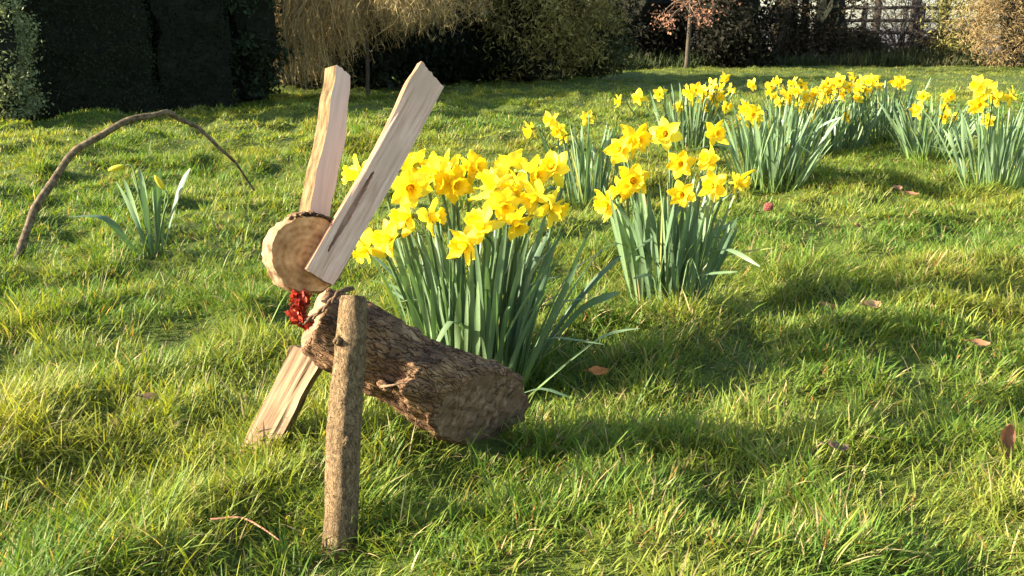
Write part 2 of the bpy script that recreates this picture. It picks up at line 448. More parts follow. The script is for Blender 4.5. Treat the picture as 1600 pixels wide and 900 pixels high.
# ------------------------------------------------------------------ grass
def build_grass():
    g = Geo()
    def zone(y0, y1, dens, L0, W0, seg, marg):
        area_w = lambda y: 2 * (0.62 * y + marg)
        N = int(dens * (y1 - y0) * (area_w(y0) + area_w(y1)) / 2)
        y = np.sqrt(RNG.random(N) * (y1 ** 2 - y0 ** 2) + y0 ** 2) if y0 > 2 else y0 + RNG.random(N) * (y1 - y0)
        x = (RNG.random(N) * 2 - 1) * (0.62 * y + marg)
        # most blades grow in tufts that fan out from a common foot
        nt = max(1, N // 34)
        ty = np.sqrt(RNG.random(nt) * (y1 ** 2 - y0 ** 2) + y0 ** 2); tx = (RNG.random(nt) * 2 - 1) * (0.62 * ty + marg)
        tl = 0.45 + 1.0 * RNG.random(nt) ** 1.5; taz = RNG.random(nt) * 2 * np.pi; tle = np.abs(RNG.normal(0, 0.35, nt)); tyel = RNG.normal(0, 0.22, nt)
        ts = (0.014 + 0.022 * RNG.random(nt)) * (1 + y0 * 0.12)
        ti = RNG.integers(0, nt, N); intuft = RNG.random(N) < 0.74
        ox, oy = RNG.normal(0, 1, N) * ts[ti], RNG.normal(0, 1, N) * ts[ti]
        x = np.where(intuft, tx[ti] + ox, x); y = np.where(intuft, ty[ti] + oy, y)
        n1 = 0.35 * vnoise(x * 3.1 + 0.6 * np.sin(y * 4), y * 3.1, 21) + 0.65 * vnoise(x * 6.5 + 0.4 * y, y * 6.5, 3)           # hummocks
        n2 = vnoise(x * 1.7, y * 1.7, 22)
        n3 = vnoise(x * 12, y * 12, 23)
        keep = RNG.random(N) < np.clip(0.05 + 1.6 * n1 + 0.3 * (n3 - .5), 0.28, 1)
        # bare strip under the resting log, thin round the young plant
        keep &= ~(((x + 0.06) / 0.07) ** 2 + ((y - 1.67) / 0.05) ** 2 < 1)
        keep &= ~((((x + 1.30) / 0.16) ** 2 + ((y - 3.28) / 0.22) ** 2 < 1) & (RNG.random(N) < 0.6))
        x, y, n1, n2, n3, ti, intuft, ox, oy = (a[keep] for a in (x, y, n1, n2, n3, ti, intuft, ox, oy))
        N = len(x)
        L = L0 * (0.26 + 0.92 * n1 ** 1.4 + 0.30 * n2) * (0.55 + 0.7 * RNG.random(N)) * np.where(intuft, tl[ti], 0.8)
        L = np.where(RNG.random(N) < 0.04, L * 1.5, L)
        W = W0 * (0.5 + 0.8 * RNG.random(N))
        az = (vnoise(x * 2.3, y * 2.3, 24) * 2.2 - 1.0) * np.pi + RNG.normal(0, 0.9, N) + 0.3
        radial = np.arctan2(oy / ts[ti] + 0.9 * np.sin(taz[ti]), ox / ts[ti] + 0.9 * np.cos(taz[ti])) + RNG.normal(0, 0.35, N)
        az = np.where(intuft, radial, az)
        th0 = np.abs(RNG.normal(0.18, 0.22, N)) + np.where(intuft, 0.18 * np.hypot(ox, oy) / ts[ti] + tle[ti] * 0.6, 0.25)
        th1 = np.abs(RNG.normal(0.40, 0.5, N)) + np.where(intuft, tle[ti], 0)
        face = az + np.pi / 2 + RNG.normal(0, 0.5, N)
        root = np.stack([x, y, ground_z(x, y) - 0.004], -1)
        V, Q, T, U, B = ribbons(root, L, W, az, th0, th1, seg, face)
        yel = np.clip(0.75 * vnoise(x * 1.1, y * 1.1, 25) + 0.5 * vnoise(x * 4.2, y * 4.2, 26) - 0.28 + 0.2 * RNG.normal(size=N) + np.where(intuft, tyel[ti], 0), 0, 1)[:, None]
        c = (1 - yel) * np.array([0.098, 0.185, 0.026]) + yel * np.array([0.295, 0.300, 0.045])
        r = RNG.random(N)
        straw = (r < 0.05 + 0.06 * n2)[:, None]
        c = np.where(straw, np.array([0.42, 0.33, 0.15]) * (0.6 + 0.6 * RNG.random(N))[:, None], c)
        orange = ((r > 0.975) & (L < L0 * 0.9) & (vnoise(x * 3, y * 3, 28) > 0.45))[:, None]
        c = np.where(orange, np.array([0.34, 0.17, 0.045]), c)
        cv = c[B]
        base = np.clip(1 - U * 2.2, 0, 1)[:, None]
        cv = cv * (1 - 0.35 * base) + np.array([0.13, 0.12, 0.05]) * 0.35 * base   # pale straw-coloured sheaths
        g.add(V, Q, T, cv)
    zone(0.75, 1.9, 36000, 0.074, 0.0027, 4, 1.0)
    zone(1.9, 3.4, 19000, 0.072, 0.0034, 3, 1.1)
    zone(3.4, 6.5, 11000, 0.064, 0.0050, 2, 1.2)
    zone(6.5, 12, 4200, 0.060, 0.0080, 2, 1.6)
    zone(12, 26, 1000, 0.055, 0.016, 1, 2.0)
    o = link("grass", g.mesh("grass", M_GRASS))
    tag(o, "tufted sunlit lawn grass", "grass", kind="stuff")
build_grass()

# ------------------------------------------------------------------ background planting
def noisy_box(w, d, h, batter=0.08, res=0.12, amp=0.03, seed=0):
    """hedge body in local space, base at z=0, x width, y depth"""
    nx, ny, nz = max(2, int(w / res)), max(2, int(d / res)), max(2, int(h / res))
    V = []; Q = []
    def grid(fn, a, b):
        n0 = len(V)
        for i in range(a + 1):
            for j in range(b + 1):
                V.append(fn(i / a, j / b))
        for i in range(a):
            for j in range(b):
                k = n0 + i * (b + 1) + j
                Q.append((k, k + 1, k + b + 2, k + b + 1))
    def P(x, y, z):
        s = 1 - batter * z / h
        return (w * (x - .5) * s, d * (y - .5) * s, z)
    grid(lambda u, v: P(u, 0, v * h), nx, nz); grid(lambda u, v: P(u, 1, v * h), nx, nz)
    grid(lambda u, v: P(0, u, v * h), ny, nz); grid(lambda u, v: P(1, u, v * h), ny, nz)
    grid(lambda u, v: P(u, v, h), nx, ny)
    V = np.array(V)
    n = amp * (np.stack([vnoise(V[:, 1] * 4 + V[:, 2] * 3, V[:, 2] * 4 + V[:, 0], seed + k) for k in range(3)], -1) - 0.5) * 2
    n[V[:, 2] < 0.02, 2] = 0
    return V + n, np.array(Q)

def sample_faces(V, Q, n):
    a, b, c, d = (V[Q[:, k]] for k in range(4))
    ar = np.linalg.norm(np.cross(b - a, d - a), axis=1)
    idx = RNG.choice(len(Q), n, p=ar / ar.sum())
    u, v = RNG.random(n)[:, None], RNG.random(n)[:, None]
    return (a[idx] * (1 - u) + b[idx] * u) * (1 - v) + (d[idx] * (1 - u) + c[idx] * u) * v

def clipped_hedge(name, x, y, rot, w, d, h, label, cat, ncards, size, c, seed, batter=0.08):
    r = empty(name, (x, y, 0), label, cat)
    r.rotation_euler.z = 0
    M = Matrix.Translation((x, y, -0.02)) @ Matrix.Rotation(rot, 4, 'Z')
    V, Q = noisy_box(w, d, h, batter, 0.12, 0.06, seed)
    link("shade_core", np_mesh("hedge_core", V * np.array([0.975, 0.975, 0.99]), [Q], M_CORE, smooth=True), r, M)  # solid core, not branches; its dark colour stands for shade behind the leaves
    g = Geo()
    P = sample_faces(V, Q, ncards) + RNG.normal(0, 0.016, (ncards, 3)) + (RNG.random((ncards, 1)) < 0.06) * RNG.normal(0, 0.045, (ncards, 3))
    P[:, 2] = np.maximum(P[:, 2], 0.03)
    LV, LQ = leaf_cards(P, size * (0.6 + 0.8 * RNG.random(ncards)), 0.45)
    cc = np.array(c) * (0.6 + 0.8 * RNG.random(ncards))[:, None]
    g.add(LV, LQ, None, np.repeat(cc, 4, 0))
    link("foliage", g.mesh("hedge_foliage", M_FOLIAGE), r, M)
    return r

p0 = gp(38, 191)
hdir = math.radians(33)
cA = Vector((math.cos(hdir), math.sin(hdir), 0)); nA = Vector((-cA.y, cA.x, 0))
ctr = Vector((p0.x, p0.y, 0)) + cA * 0.62 + nA * 1.3
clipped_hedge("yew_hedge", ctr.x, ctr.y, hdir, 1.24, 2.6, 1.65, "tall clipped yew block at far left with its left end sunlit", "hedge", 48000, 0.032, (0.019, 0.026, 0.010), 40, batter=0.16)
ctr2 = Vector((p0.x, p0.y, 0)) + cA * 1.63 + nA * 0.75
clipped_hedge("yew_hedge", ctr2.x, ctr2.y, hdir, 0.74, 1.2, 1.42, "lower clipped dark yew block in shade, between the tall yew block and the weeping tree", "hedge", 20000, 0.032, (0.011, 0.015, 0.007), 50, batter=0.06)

def shrub(name, x, y, rx, ry, h, label, cat, n, size, c, aspect=0.45, droop=0.0, z0=0.1, clusters=60, cl=0.16, trunk_r=0.04, mat=None, group=None, core=0.62, cvar=0.5, stems=5):
    r = empty(name, (x, y, gz(x, y)), label, cat, group)
    mat = mat or M_FOLIAGE
    T0 = Matrix.Translation((x, y, 0))
    # stems
    g = Geo()
    ctrs = []
    for k in range(clusters):
        while True:
            q = RNG.random(3) * 2 - 1
            rr = np.linalg.norm(q)
            if 0.45 < rr < 1: break
        ctrs.append([q[0] * rx, q[1] * ry, z0 + (q[2] * 0.5 + 0.5) ** (1.6 if core > 0 and not droop else 1.0) * (h - z0)])
    ctrs = np.array(ctrs)
    for k in range(stems):
        e = ctrs[RNG.integers(len(ctrs))]
        b = np.array([RNG.normal(0, 0.05), RNG.normal(0, 0.05), -0.03])
        mid = b * 0.5 + e * 0.5 * np.array([0.7, 0.7, 1.1])
        pts = catmull([b, mid, e], 9)
        V, Q, T = tube_np(pts, np.linspace(trunk_r, trunk_r * 0.25, 9), 6, 0.15)
        g.add(V, Q, T, (0.06, 0.045, 0.03))
    link("trunk", g.mesh("stems", M_DARKTRUNK, True), r, T0)
    g = Geo()
    per = n // clusters
    idx = np.repeat(np.arange(clusters), per)
    off = RNG.normal(0, cl, (len(idx), 3)) * np.array([1, 1, 0.7])
    off[:, 2] -= droop * np.linalg.norm(off[:, :2], axis=1)
    P = ctrs[idx] + off
    P[:, 2] = np.maximum(P[:, 2], 0.03 + 0.1 * RNG.random(len(P)))
    LV, LQ = leaf_cards(P, size * (0.6 + 0.8 * RNG.random(len(P))), aspect, droop)
    cb = np.array(c) * (1 - cvar / 2 + cvar * RNG.random(clusters))[:, None]
    cc = cb[idx] * (0.7 + 0.6 * RNG.random(len(idx)))[:, None]
    g.add(LV, LQ, None, np.repeat(cc, 4, 0))
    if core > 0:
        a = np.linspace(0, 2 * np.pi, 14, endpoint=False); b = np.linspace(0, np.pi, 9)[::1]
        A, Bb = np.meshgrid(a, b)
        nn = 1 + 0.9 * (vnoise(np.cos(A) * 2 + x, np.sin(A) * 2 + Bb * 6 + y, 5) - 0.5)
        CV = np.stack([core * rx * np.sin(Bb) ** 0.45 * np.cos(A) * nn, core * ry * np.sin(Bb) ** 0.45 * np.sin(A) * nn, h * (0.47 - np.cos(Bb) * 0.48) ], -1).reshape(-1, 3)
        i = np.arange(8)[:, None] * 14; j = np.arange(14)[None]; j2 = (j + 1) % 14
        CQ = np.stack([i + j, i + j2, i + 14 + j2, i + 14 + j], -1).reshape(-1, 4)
        g.add(CV, CQ, None, (0.02, 0.02, 0.01), m=1)  # solid blob painted dark as the crown's inner shade
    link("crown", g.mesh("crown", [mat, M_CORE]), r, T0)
    return r

def X_at(px, Y): return at(px, 100, Y).x

shrub("added_pale_bush", X_at(4, 8.25), 8.25, 0.20, 0.24, 2.1, "added pale bush standing in for the sunlit left end of the tall yew block", "bush", 16000, 0.034, (0.17, 0.19, 0.085), z0=0.0, clusters=150, cl=0.07, core=0.8, cvar=0.5)  # added so the hedge end reads sunlit; leaf colour lightened for that

# dark ivy shrub between the yew block and the weeping tree
shrub("ivy_bush", X_at(392, 10.6), 10.6, 0.33, 0.4, 1.9, "dark ivy covered bush standing between the lower yew block and the weeping tree", "bush", 5000, 0.07, (0.025, 0.035, 0.015), clusters=50, cl=0.1, core=0.7)
# dark evergreen screen behind
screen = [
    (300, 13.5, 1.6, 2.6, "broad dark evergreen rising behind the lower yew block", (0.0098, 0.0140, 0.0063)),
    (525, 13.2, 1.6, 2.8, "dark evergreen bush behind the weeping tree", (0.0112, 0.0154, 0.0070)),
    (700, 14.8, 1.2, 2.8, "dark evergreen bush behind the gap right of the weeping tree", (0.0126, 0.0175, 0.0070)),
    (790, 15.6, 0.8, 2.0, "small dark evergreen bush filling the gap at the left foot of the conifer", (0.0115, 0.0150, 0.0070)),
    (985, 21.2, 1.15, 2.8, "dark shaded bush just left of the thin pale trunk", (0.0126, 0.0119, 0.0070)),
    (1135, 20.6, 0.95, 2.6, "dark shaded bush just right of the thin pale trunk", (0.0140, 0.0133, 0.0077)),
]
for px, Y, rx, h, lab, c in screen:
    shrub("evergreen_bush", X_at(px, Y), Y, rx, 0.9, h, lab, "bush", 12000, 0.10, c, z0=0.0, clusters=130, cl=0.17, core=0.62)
# feathery olive conifer
shrub("conifer", X_at(835, 14.6), 14.6, 1.25, 0.9, 2.4, "olive green feathery conifer with drooping sunlit sprays right of the weeping tree", "conifer", 26000, 0.085, (0.205, 0.165, 0.050), aspect=0.22, droop=0.5, z0=0.12, clusters=150, cl=0.16, core=0.48, cvar=0.9)
shrub("laurel_bush", X_at(905, 15.6), 15.6, 0.75, 0.6, 1.2, "low leafy bush at the right foot of the conifer", "bush", 6000, 0.09, (0.055, 0.06, 0.02), clusters=60, cl=0.14, core=0.6, cvar=0.8)

# weeping tree
def weeping_tree():
    b = gp(574, 157)
    r = empty("weeping_tree", b, "golden brown leafless weeping tree with curtains of hanging twigs", "tree")
    T0 = Matrix.Translation(b)
    g = Geo()
    V, Q, T = tube_np(catmull([(0, 0, -0.05), (0.02, 0, 0.6), (-0.05, 0.05, 1.3), (0.0, 0.1, 2.2)], 14), np.linspace(0.024, 0.02, 14), 8, 0.1)
    g.add(V, Q, T)
    link("trunk", g.mesh("weeping_trunk", M_TRUNK, True), r, T0)
    g = Geo()
    for k in range(16):
        a = k / 16 * 2 * np.pi + RNG.normal(0, 0.15); R = 0.7 + 0.5 * RNG.random()
        top = 2.1 + 0.3 * RNG.random()
        e = np.array([np.cos(a) * R, np.sin(a) * R, 1.3 + 0.3 * RNG.random()])
        V, Q, T = tube_np(catmull([(0, 0.1, 1.7), (e[0] * .45, e[1] * .45, top), e], 12), np.linspace(0.03, 0.008, 12), 5, 0.2)
        g.add(V, Q, T)
    link("branches", g.mesh("weeping_branches", M_TRUNK, True), r, T0)
    # hanging twigs
    g = Geo()
    NB = 460
    ba = RNG.random(NB) * 2 * np.pi
    bR = (0.30 + 1.02 * np.sqrt(RNG.random(NB))) * (0.88 + 0.22 * np.sin(ba * 5 + 1))
    btop = 1.0 + 0.9 * RNG.random(NB)
    bx = bR * np.cos(ba) * np.where(np.cos(ba) < 0, 1.12, 1.0) + 0.02
    blow = np.where(bx < -0.35, 0.06 + 0.35 * RNG.random(NB), 0.30 + 0.42 * (bx + 0.35) + 0.50 * RNG.random(NB))
    bcol = 0.4 + 1.0 * RNG.random(NB); bdx = RNG.normal(0, 0.12, NB)
    N = 3900
    bi = RNG.integers(0, NB, N)
    a = ba[bi] + RNG.normal(0, 0.08, N)
    x0 = bx[bi] + RNG.normal(0, 0.03, N); y0 = bR[bi] * np.sin(ba[bi]) * 0.85 + RNG.normal(0, 0.045, N)
    ztop = btop[bi] + RNG.normal(0, 0.12, N)
    low = np.minimum(blow[bi] + np.abs(RNG.normal(0, 0.22, N)), ztop - 0.15)
    low = np.maximum(low, 0.04)
    seg = 9
    K = seg + 1
    u = np.linspace(0, 1, K)[None, :]
    out = RNG.normal(0.12, 0.12, N)
    sway = RNG.normal(0, 0.07, (N, 1)) + bdx[bi][:, None]
    ph = RNG.random((N, 1)) * 6.28
    X = x0[:, None] + np.cos(a)[:, None] * out[:, None] * np.sin(u * 2.2) + 0.022 * np.sin(u * 11 + ph) + 0.03 * np.sin(u * 4 + ph * 3) + sway * u
    Yy = y0[:, None] + np.sin(a)[:, None] * out[:, None] * np.sin(u * 2.2) + 0.02 * np.cos(u * 8 + ph)
    Z = ztop[:, None] + (low - ztop)[:, None] * u
    ww = (0.0028 + 0.0028 * RNG.random((N, 1))) * (1 - 0.6 * u)
    fa = RNG.random((N, 1)) * np.pi
    V = np.stack([np.stack([X - ww * np.cos(fa), Yy - ww * np.sin(fa), Z], -1), np.stack([X + ww * np.cos(fa), Yy + ww * np.sin(fa), Z], -1)], 2).reshape(-1, 3)
    bse = np.arange(N)[:, None] * (2 * K)
    k = np.arange(seg)[None] * 2
    Q = np.stack([bse + k, bse + k + 1, bse + k + 3, bse + k + 2], -1).reshape(-1, 4)
    cc = np.array([0.36, 0.26, 0.11]) * (bcol[bi] * (0.5 + 0.8 * RNG.random(N)))[:, None]
    g.add(V, Q, None, np.repeat(cc, 2 * K, 0))
    # side twiglets
    M = 13000
    i = RNG.integers(0, N, M); kk = RNG.integers(1, K, M)
    P = np.stack([X[i, kk], Yy[i, kk], Z[i, kk]], -1) + RNG.normal(0, 0.012, (M, 3))
    LV, LQ = leaf_cards(P, 0.05 + 0.10 * RNG.random(M), 0.05, 0.6)
    c2 = np.array([0.36, 0.27, 0.11]) * (0.45 + 0.9 * RNG.random(M))[:, None]
    g.add(LV, LQ, None, np.repeat(c2, 4, 0))
    link("crown", g.mesh("weeping_crown", M_TWIG), r, T0)
weeping_tree()

# thin pale tree
def thin_tree(name, px, py, label, rad, lean, h, leafc, nleaf, zc, spread, mat=M_TRUNK, leafsize=0.06, group=None, twigs=26, cat="tree"):
    b = gp(px, py)
    r = empty(name, b, label, cat, group)
    T0 = Matrix.Translation(b)
    g = Geo()
    pts = catmull([(0, 0, -0.05), (lean * .3 + .01, 0, h * .35), (lean * .7 - .01, 0.02, h * .7), (lean, 0, h)], 16)
    V, Q, T = tube_np(pts, np.linspace(rad, rad * 0.45, 16), 9, 0.12)
    g.add(V, Q, T, (0.2, 0.15, 0.1))
    link("trunk", g.mesh("tree_trunk", mat, True), r, T0)
    g = Geo(); ends = []
    for k in range(twigs):
        a = RNG.random() * 2 * np.pi
        s = pts[RNG.integers(6, 16)]
        L = spread * (0.5 + 0.6 * RNG.random())
        e = s + np.array([np.cos(a) * L, np.sin(a) * L, L * RNG.normal(0.25, 0.4)])
        e[2] = max(e[2], zc)
        mid = (s + e) / 2 + RNG.normal(0, 0.08, 3)
        pp = catmull([s, mid, e], 8)
        V, Q, T = tube_np(pp, np.linspace(rad * 0.25, 0.004, 8), 4)
        g.add(V, Q, T, np.array([0.13, 0.09, 0.06]))
        for q in range(5):
            s2 = pp[RNG.integers(2, 8)]; e2 = s2 + RNG.normal(0, 0.22, 3) * np.array([1, 1, .8])
            V, Q, T = tube_np(catmull([s2, (s2 + e2) / 2 + RNG.normal(0, .03, 3), e2], 5), np.linspace(0.006, 0.003, 5), 3)
            g.add(V, Q, T, np.array([0.16, 0.10, 0.06]))
            ends.append(e2); ends.append((s2 + e2) / 2)
    if nleaf:
        ends = np.array(ends)
        P = ends[RNG.integers(0, len(ends), nleaf)] + RNG.normal(0, 0.07, (nleaf, 3))
        LV, LQ = leaf_cards(P, leafsize * (0.6 + 0.8 * RNG.random(nleaf)), 0.55)
        cc = np.array(leafc) * (0.5 + RNG.random(nleaf))[:, None]
        g.add(LV, LQ, None, np.repeat(cc, 4, 0))
    link("crown", g.mesh("tree_crown", M_TWIG), r, T0)
    return r

thin_tree("young_tree", 1072, 114, "young tree with a thin pale trunk and reddish brown twigs", 0.046, 0.04, 2.4, (0.20, 0.10, 0.06), 2600, 0.62, 1.1, M_TRUNK, 0.06)

# post and rail fence at the back right
FY = 24.5
def fence():
    x0, x1 = X_at(1165, FY), X_at(1700, FY)
    r = empty("wooden_fence", ((x0 + x1) / 2, FY, 0), "dark post and rail fence under the trees at back right", "fence")
    T0 = Matrix.Identity(4)
    n = 7
    for k in range(n):
        x = x0 + (x1 - x0) * k / (n - 1)
        g = Geo()
        V, Q, T = tube_np([(x, FY, -0.05), (x, FY, 1.3), (x, FY, 1.42)], [0.075, 0.075, 0.06], 4, 0.05)
        g.add(V, Q, T)
        link("post", g.mesh("fence_post", M_FENCE), r, T0)
    for z in (0.40, 0.70, 0.98, 1.28):
        g = Geo()
        xs = np.linspace(x0 - 0.3, x1 + 0.3, 14)
        pts = np.stack([xs, xs * 0 + FY - 0.09, z + 0.015 * RNG.normal(size=14)], -1)
        V, Q, T = tube_np(pts, 0.042, 4, 0.05)
        g.add(V, Q, T)
        link("rail", g.mesh("fence_rail", M_FENCE), r, T0)
fence()

back = [
    (1208, 23.2, 0.13, 0.06, "dark leaning trunk at the left end of the post and rail fence"),
    (1252, 22.4, 0.11, -0.08, "dark twiggy trunk, second from the left end of the fence"),
    (1288, 23.4, 0.16, 0.05, "thick dark trunk in the middle of the shaded thicket before the fence"),
    (1362, 25.4, 0.12, 0.03, "slim dark trunk behind the fence rails, left of the widest trunk"),
    (1421, 25.8, 0.17, 0.02, "widest dark straight trunk behind the fence"),
    (1466, 25.2, 0.14, -0.03, "dark trunk behind the fence nearest the golden bush"),
]
for px, Y, rad, lean, lab in back:
    pxy = (44 + F * CAMH / (Y * 0.99))
    t = thin_tree("bare_tree", px, 98, lab, rad, lean, 3.4, (0.03, 0.028, 0.015), 260, 0.55, 1.1, M_DARKTRUNK, 0.08, group="dark trees along the back fence", twigs=22)
    x = X_at(px, Y); t.location = (x, Y, gz(x, Y))

# shaded thicket in front of the fence, golden bush at right
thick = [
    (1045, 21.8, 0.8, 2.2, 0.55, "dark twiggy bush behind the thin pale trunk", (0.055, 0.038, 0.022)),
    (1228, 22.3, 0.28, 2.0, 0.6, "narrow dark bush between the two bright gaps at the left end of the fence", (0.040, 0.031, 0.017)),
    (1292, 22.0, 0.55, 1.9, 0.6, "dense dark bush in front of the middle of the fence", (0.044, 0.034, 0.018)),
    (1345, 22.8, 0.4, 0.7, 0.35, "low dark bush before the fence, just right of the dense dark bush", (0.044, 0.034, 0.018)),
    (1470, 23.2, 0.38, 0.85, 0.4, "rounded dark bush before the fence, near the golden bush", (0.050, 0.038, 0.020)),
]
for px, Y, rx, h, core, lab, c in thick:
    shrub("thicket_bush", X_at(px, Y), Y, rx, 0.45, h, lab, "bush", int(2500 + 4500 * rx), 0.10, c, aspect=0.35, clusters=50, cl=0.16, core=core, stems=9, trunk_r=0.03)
shrub("bare_bush", X_at(1405, 23.6), 23.6, 1.5, 0.4, 1.9, "leafless tangle of dark twigs in front of the fence rails", "bush", 4200, 0.22, (0.06, 0.05, 0.04), aspect=0.05, clusters=120, cl=0.22, core=0, stems=40, trunk_r=0.02, mat=M_TWIG)
shrub("bare_bush", X_at(1225, 24.0), 24.0, 0.9, 0.3, 1.9, "leafless tangle of twigs over the bright gaps at the left end of the fence", "bush", 1200, 0.2, (0.06, 0.05, 0.04), aspect=0.05, clusters=60, cl=0.2, core=0, stems=20, trunk_r=0.02, mat=M_TWIG)
shrub("golden_bush", X_at(1590, 19.5), 19.5, 1.25, 0.7, 1.9, "sunlit golden brown twiggy bush at the right edge", "bush", 16000, 0.11, (0.19, 0.130, 0.055), aspect=0.10, droop=0.2, clusters=110, cl=0.2, core=0.35, cvar=0.7, mat=M_TWIG)
shrub("hawthorn_bush", X_at(1500, 21.5), 21.5, 0.7, 0.5, 1.7, "bush with sparse yellow green leaves left of the golden bush", "bush", 4200, 0.085, (0.13, 0.12, 0.032), aspect=0.3, clusters=60, cl=0.17, core=0.0, cvar=0.8, mat=M_TWIG)

# rough bank below the fence
def bank():
    g = Geo()
    N = 26000
    x = X_at(930, 18.5) + RNG.random(N) * (X_at(1640, 22) - X_at(930, 18.5)); y = 20.4 - 2.2 * np.clip((4.5 - x) / 3, 0, 1) + RNG.random(N) * 3.8
    keep = vnoise(x * 1.3, y * 1.3, 61) + 0.3 * RNG.random(N) > 0.42
    x, y = x[keep], y[keep]; N = len(x)
    L = (0.12 + 0.28 * RNG.random(N)) * (0.5 + vnoise(x, y, 62))
    az = RNG.random(N) * 6.28
    V, Q, T, U, B = ribbons(np.stack([x, y, ground_z(x, y) - 0.01], -1), L, 0.012 + 0.014 * RNG.random(N), az, np.abs(RNG.normal(0.2, 0.3, N)), np.abs(RNG.normal(0.5, 0.6, N)), 2)
    t = vnoise(x * 1.5, y, 63)[:, None]
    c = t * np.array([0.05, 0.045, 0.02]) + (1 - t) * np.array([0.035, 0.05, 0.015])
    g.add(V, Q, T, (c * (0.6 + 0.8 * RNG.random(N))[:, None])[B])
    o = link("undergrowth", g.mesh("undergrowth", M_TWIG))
    tag(o, "rough shaded undergrowth at the foot of the fence", "undergrowth", kind="stuff")
bank()

def branch(pxs, Y, r0, label, name="fallen_branch"):
    P = [at(x, y, Y + d) for x, y, d in pxs]
    g = Geo()
    pts = catmull(P, 14)
    V, Q, T = tube_np(pts - pts[0], np.linspace(r0, r0 * 0.4, 14), 6, 0.2)
    g.add(V, Q, T)
    o = link(name, g.mesh(name, M_STICK, True))
    o.location = tuple(pts[0])
    tag(o, label, "branch")
branch([(1145, 106, 0), (1172, 99, 0.1), (1205, 97, 0.2)], 20.2, 0.022, "long thin fallen branch lying low beside the young tree")
branch([(1262, 98, 0), (1272, 90, 0.05), (1279, 82, 0.1)], 21.2, 0.028, "short pale broken branch leaning up in the shaded thicket")

# ------------------------------------------------------------------ daffodils
def petals_mesh(seed):
    rg = np.random.default_rng(seed)
    g = Geo()
    nl, nw = 7, 5
    for k in range(6):
        a = k * np.pi / 3 + rg.normal(0, 0.08)
        Ln = 0.044 * (0.92 + 0.16 * rg.random()); Wd = 0.031 * (0.9 + 0.2 * rg.random())
        cup = rg.normal(0.10, 0.34); tw = rg.normal(0, 0.5)
        z0 = 0.0015 if k % 2 else -0.0015
        V = []
        for i in range(nl):
            u = i / (nl - 1)
            prof = (math.sin(math.pi * min(1, u * 0.72 + 0.22)) ** 0.8) * (1 if u < .75 else (1 - ((u - .75) / .25) ** 1.6 * 0.93))
            for j in range(nw):
                v = j / (nw - 1) * 2 - 1
                w = v * Wd * 0.5 * prof
                rr = 0.006 + Ln * u
                z = z0 + cup * Ln * u * u + 0.006 * (v * v) * prof * (1 if k % 2 else -0.6) + tw * w * u + 0.0035 * u * math.sin(u * 8 + v * 4 + k * 2.1 + seed)
                V.append((rr * math.cos(a) - w * math.sin(a), rr * math.sin(a) + w * math.cos(a), z))
        Q = [(i * nw + j, i * nw + j + 1, (i + 1) * nw + j + 1, (i + 1) * nw + j) for i in range(nl - 1) for j in range(nw - 1)]
        c = (np.array([0.90, 0.80, 0.06]) * (1 - seed / 5) + np.array([0.88, 0.66, 0.02]) * (seed / 5)) * (0.88 + 0.16 * rg.random())
        g.add(V, Q, None, c)
    # green throat behind the petals
    pts = [(0, 0, -0.028), (0, 0, -0.018), (0, 0, -0.008), (0, 0, 0.0)]
    V, Q, T = tube_np(pts, [0.0032, 0.0055, 0.0045, 0.009], 8)
    g.add(V, Q, T, (0.30, 0.32, 0.03))
    return g.mesh("daffodil_petals", M_PETAL, True)

def trumpet_mesh(seed):
    rg = np.random.default_rng(seed + 50)
    ns = 26
    prof = [(0.0085, 0.000), (0.0100, 0.008), (0.0115, 0.018), (0.0135, 0.027), (0.0175, 0.033), (0.0215, 0.035)]
    ph = rg.random() * 6
    V = []
    for i, (r, z) in enumerate(prof):
        f = (i / 5) ** 3
        for k in range(ns):
            a = 2 * math.pi * k / ns
            rr = r * (1 + f * 0.10 * math.sin(9 * a + ph) + 0.02 * math.sin(6 * a))
            V.append((rr * math.cos(a), rr * math.sin(a), z + f * 0.0035 * math.sin(9 * a + 1.5 + ph)))
    Q = [(i * ns + k, i * ns + (k + 1) % ns, (i + 1) * ns + (k + 1) % ns, (i + 1) * ns + k) for i in range(5) for k in range(ns)]
    g = Geo()
    g.add(V, Q, None, (0.90, 0.69, 0.022))
    # stamens
    for k in range(6):
        a = k * math.pi / 3
        V, Q, T = tube_np([(0.003 * math.cos(a), 0.003 * math.sin(a), 0.002), (0.004 * math.cos(a), 0.004 * math.sin(a), 0.022)], [0.0008, 0.0014], 4)
        g.add(V, Q, T, (0.8, 0.55, 0.05))
    # floor of the trumpet
    V, Q, T = tube_np([(0, 0, 0.001), (0, 0, 0.003)], [0.0087, 0.0087], 10)
    g.add(V, Q, T, (0.7, 0.45, 0.02))
    return g.mesh("daffodil_trumpet", M_PETAL, True)

PETALS = [petals_mesh(s) for s in range(6)]
TRUMPETS = [trumpet_mesh(s) for s in range(4)]

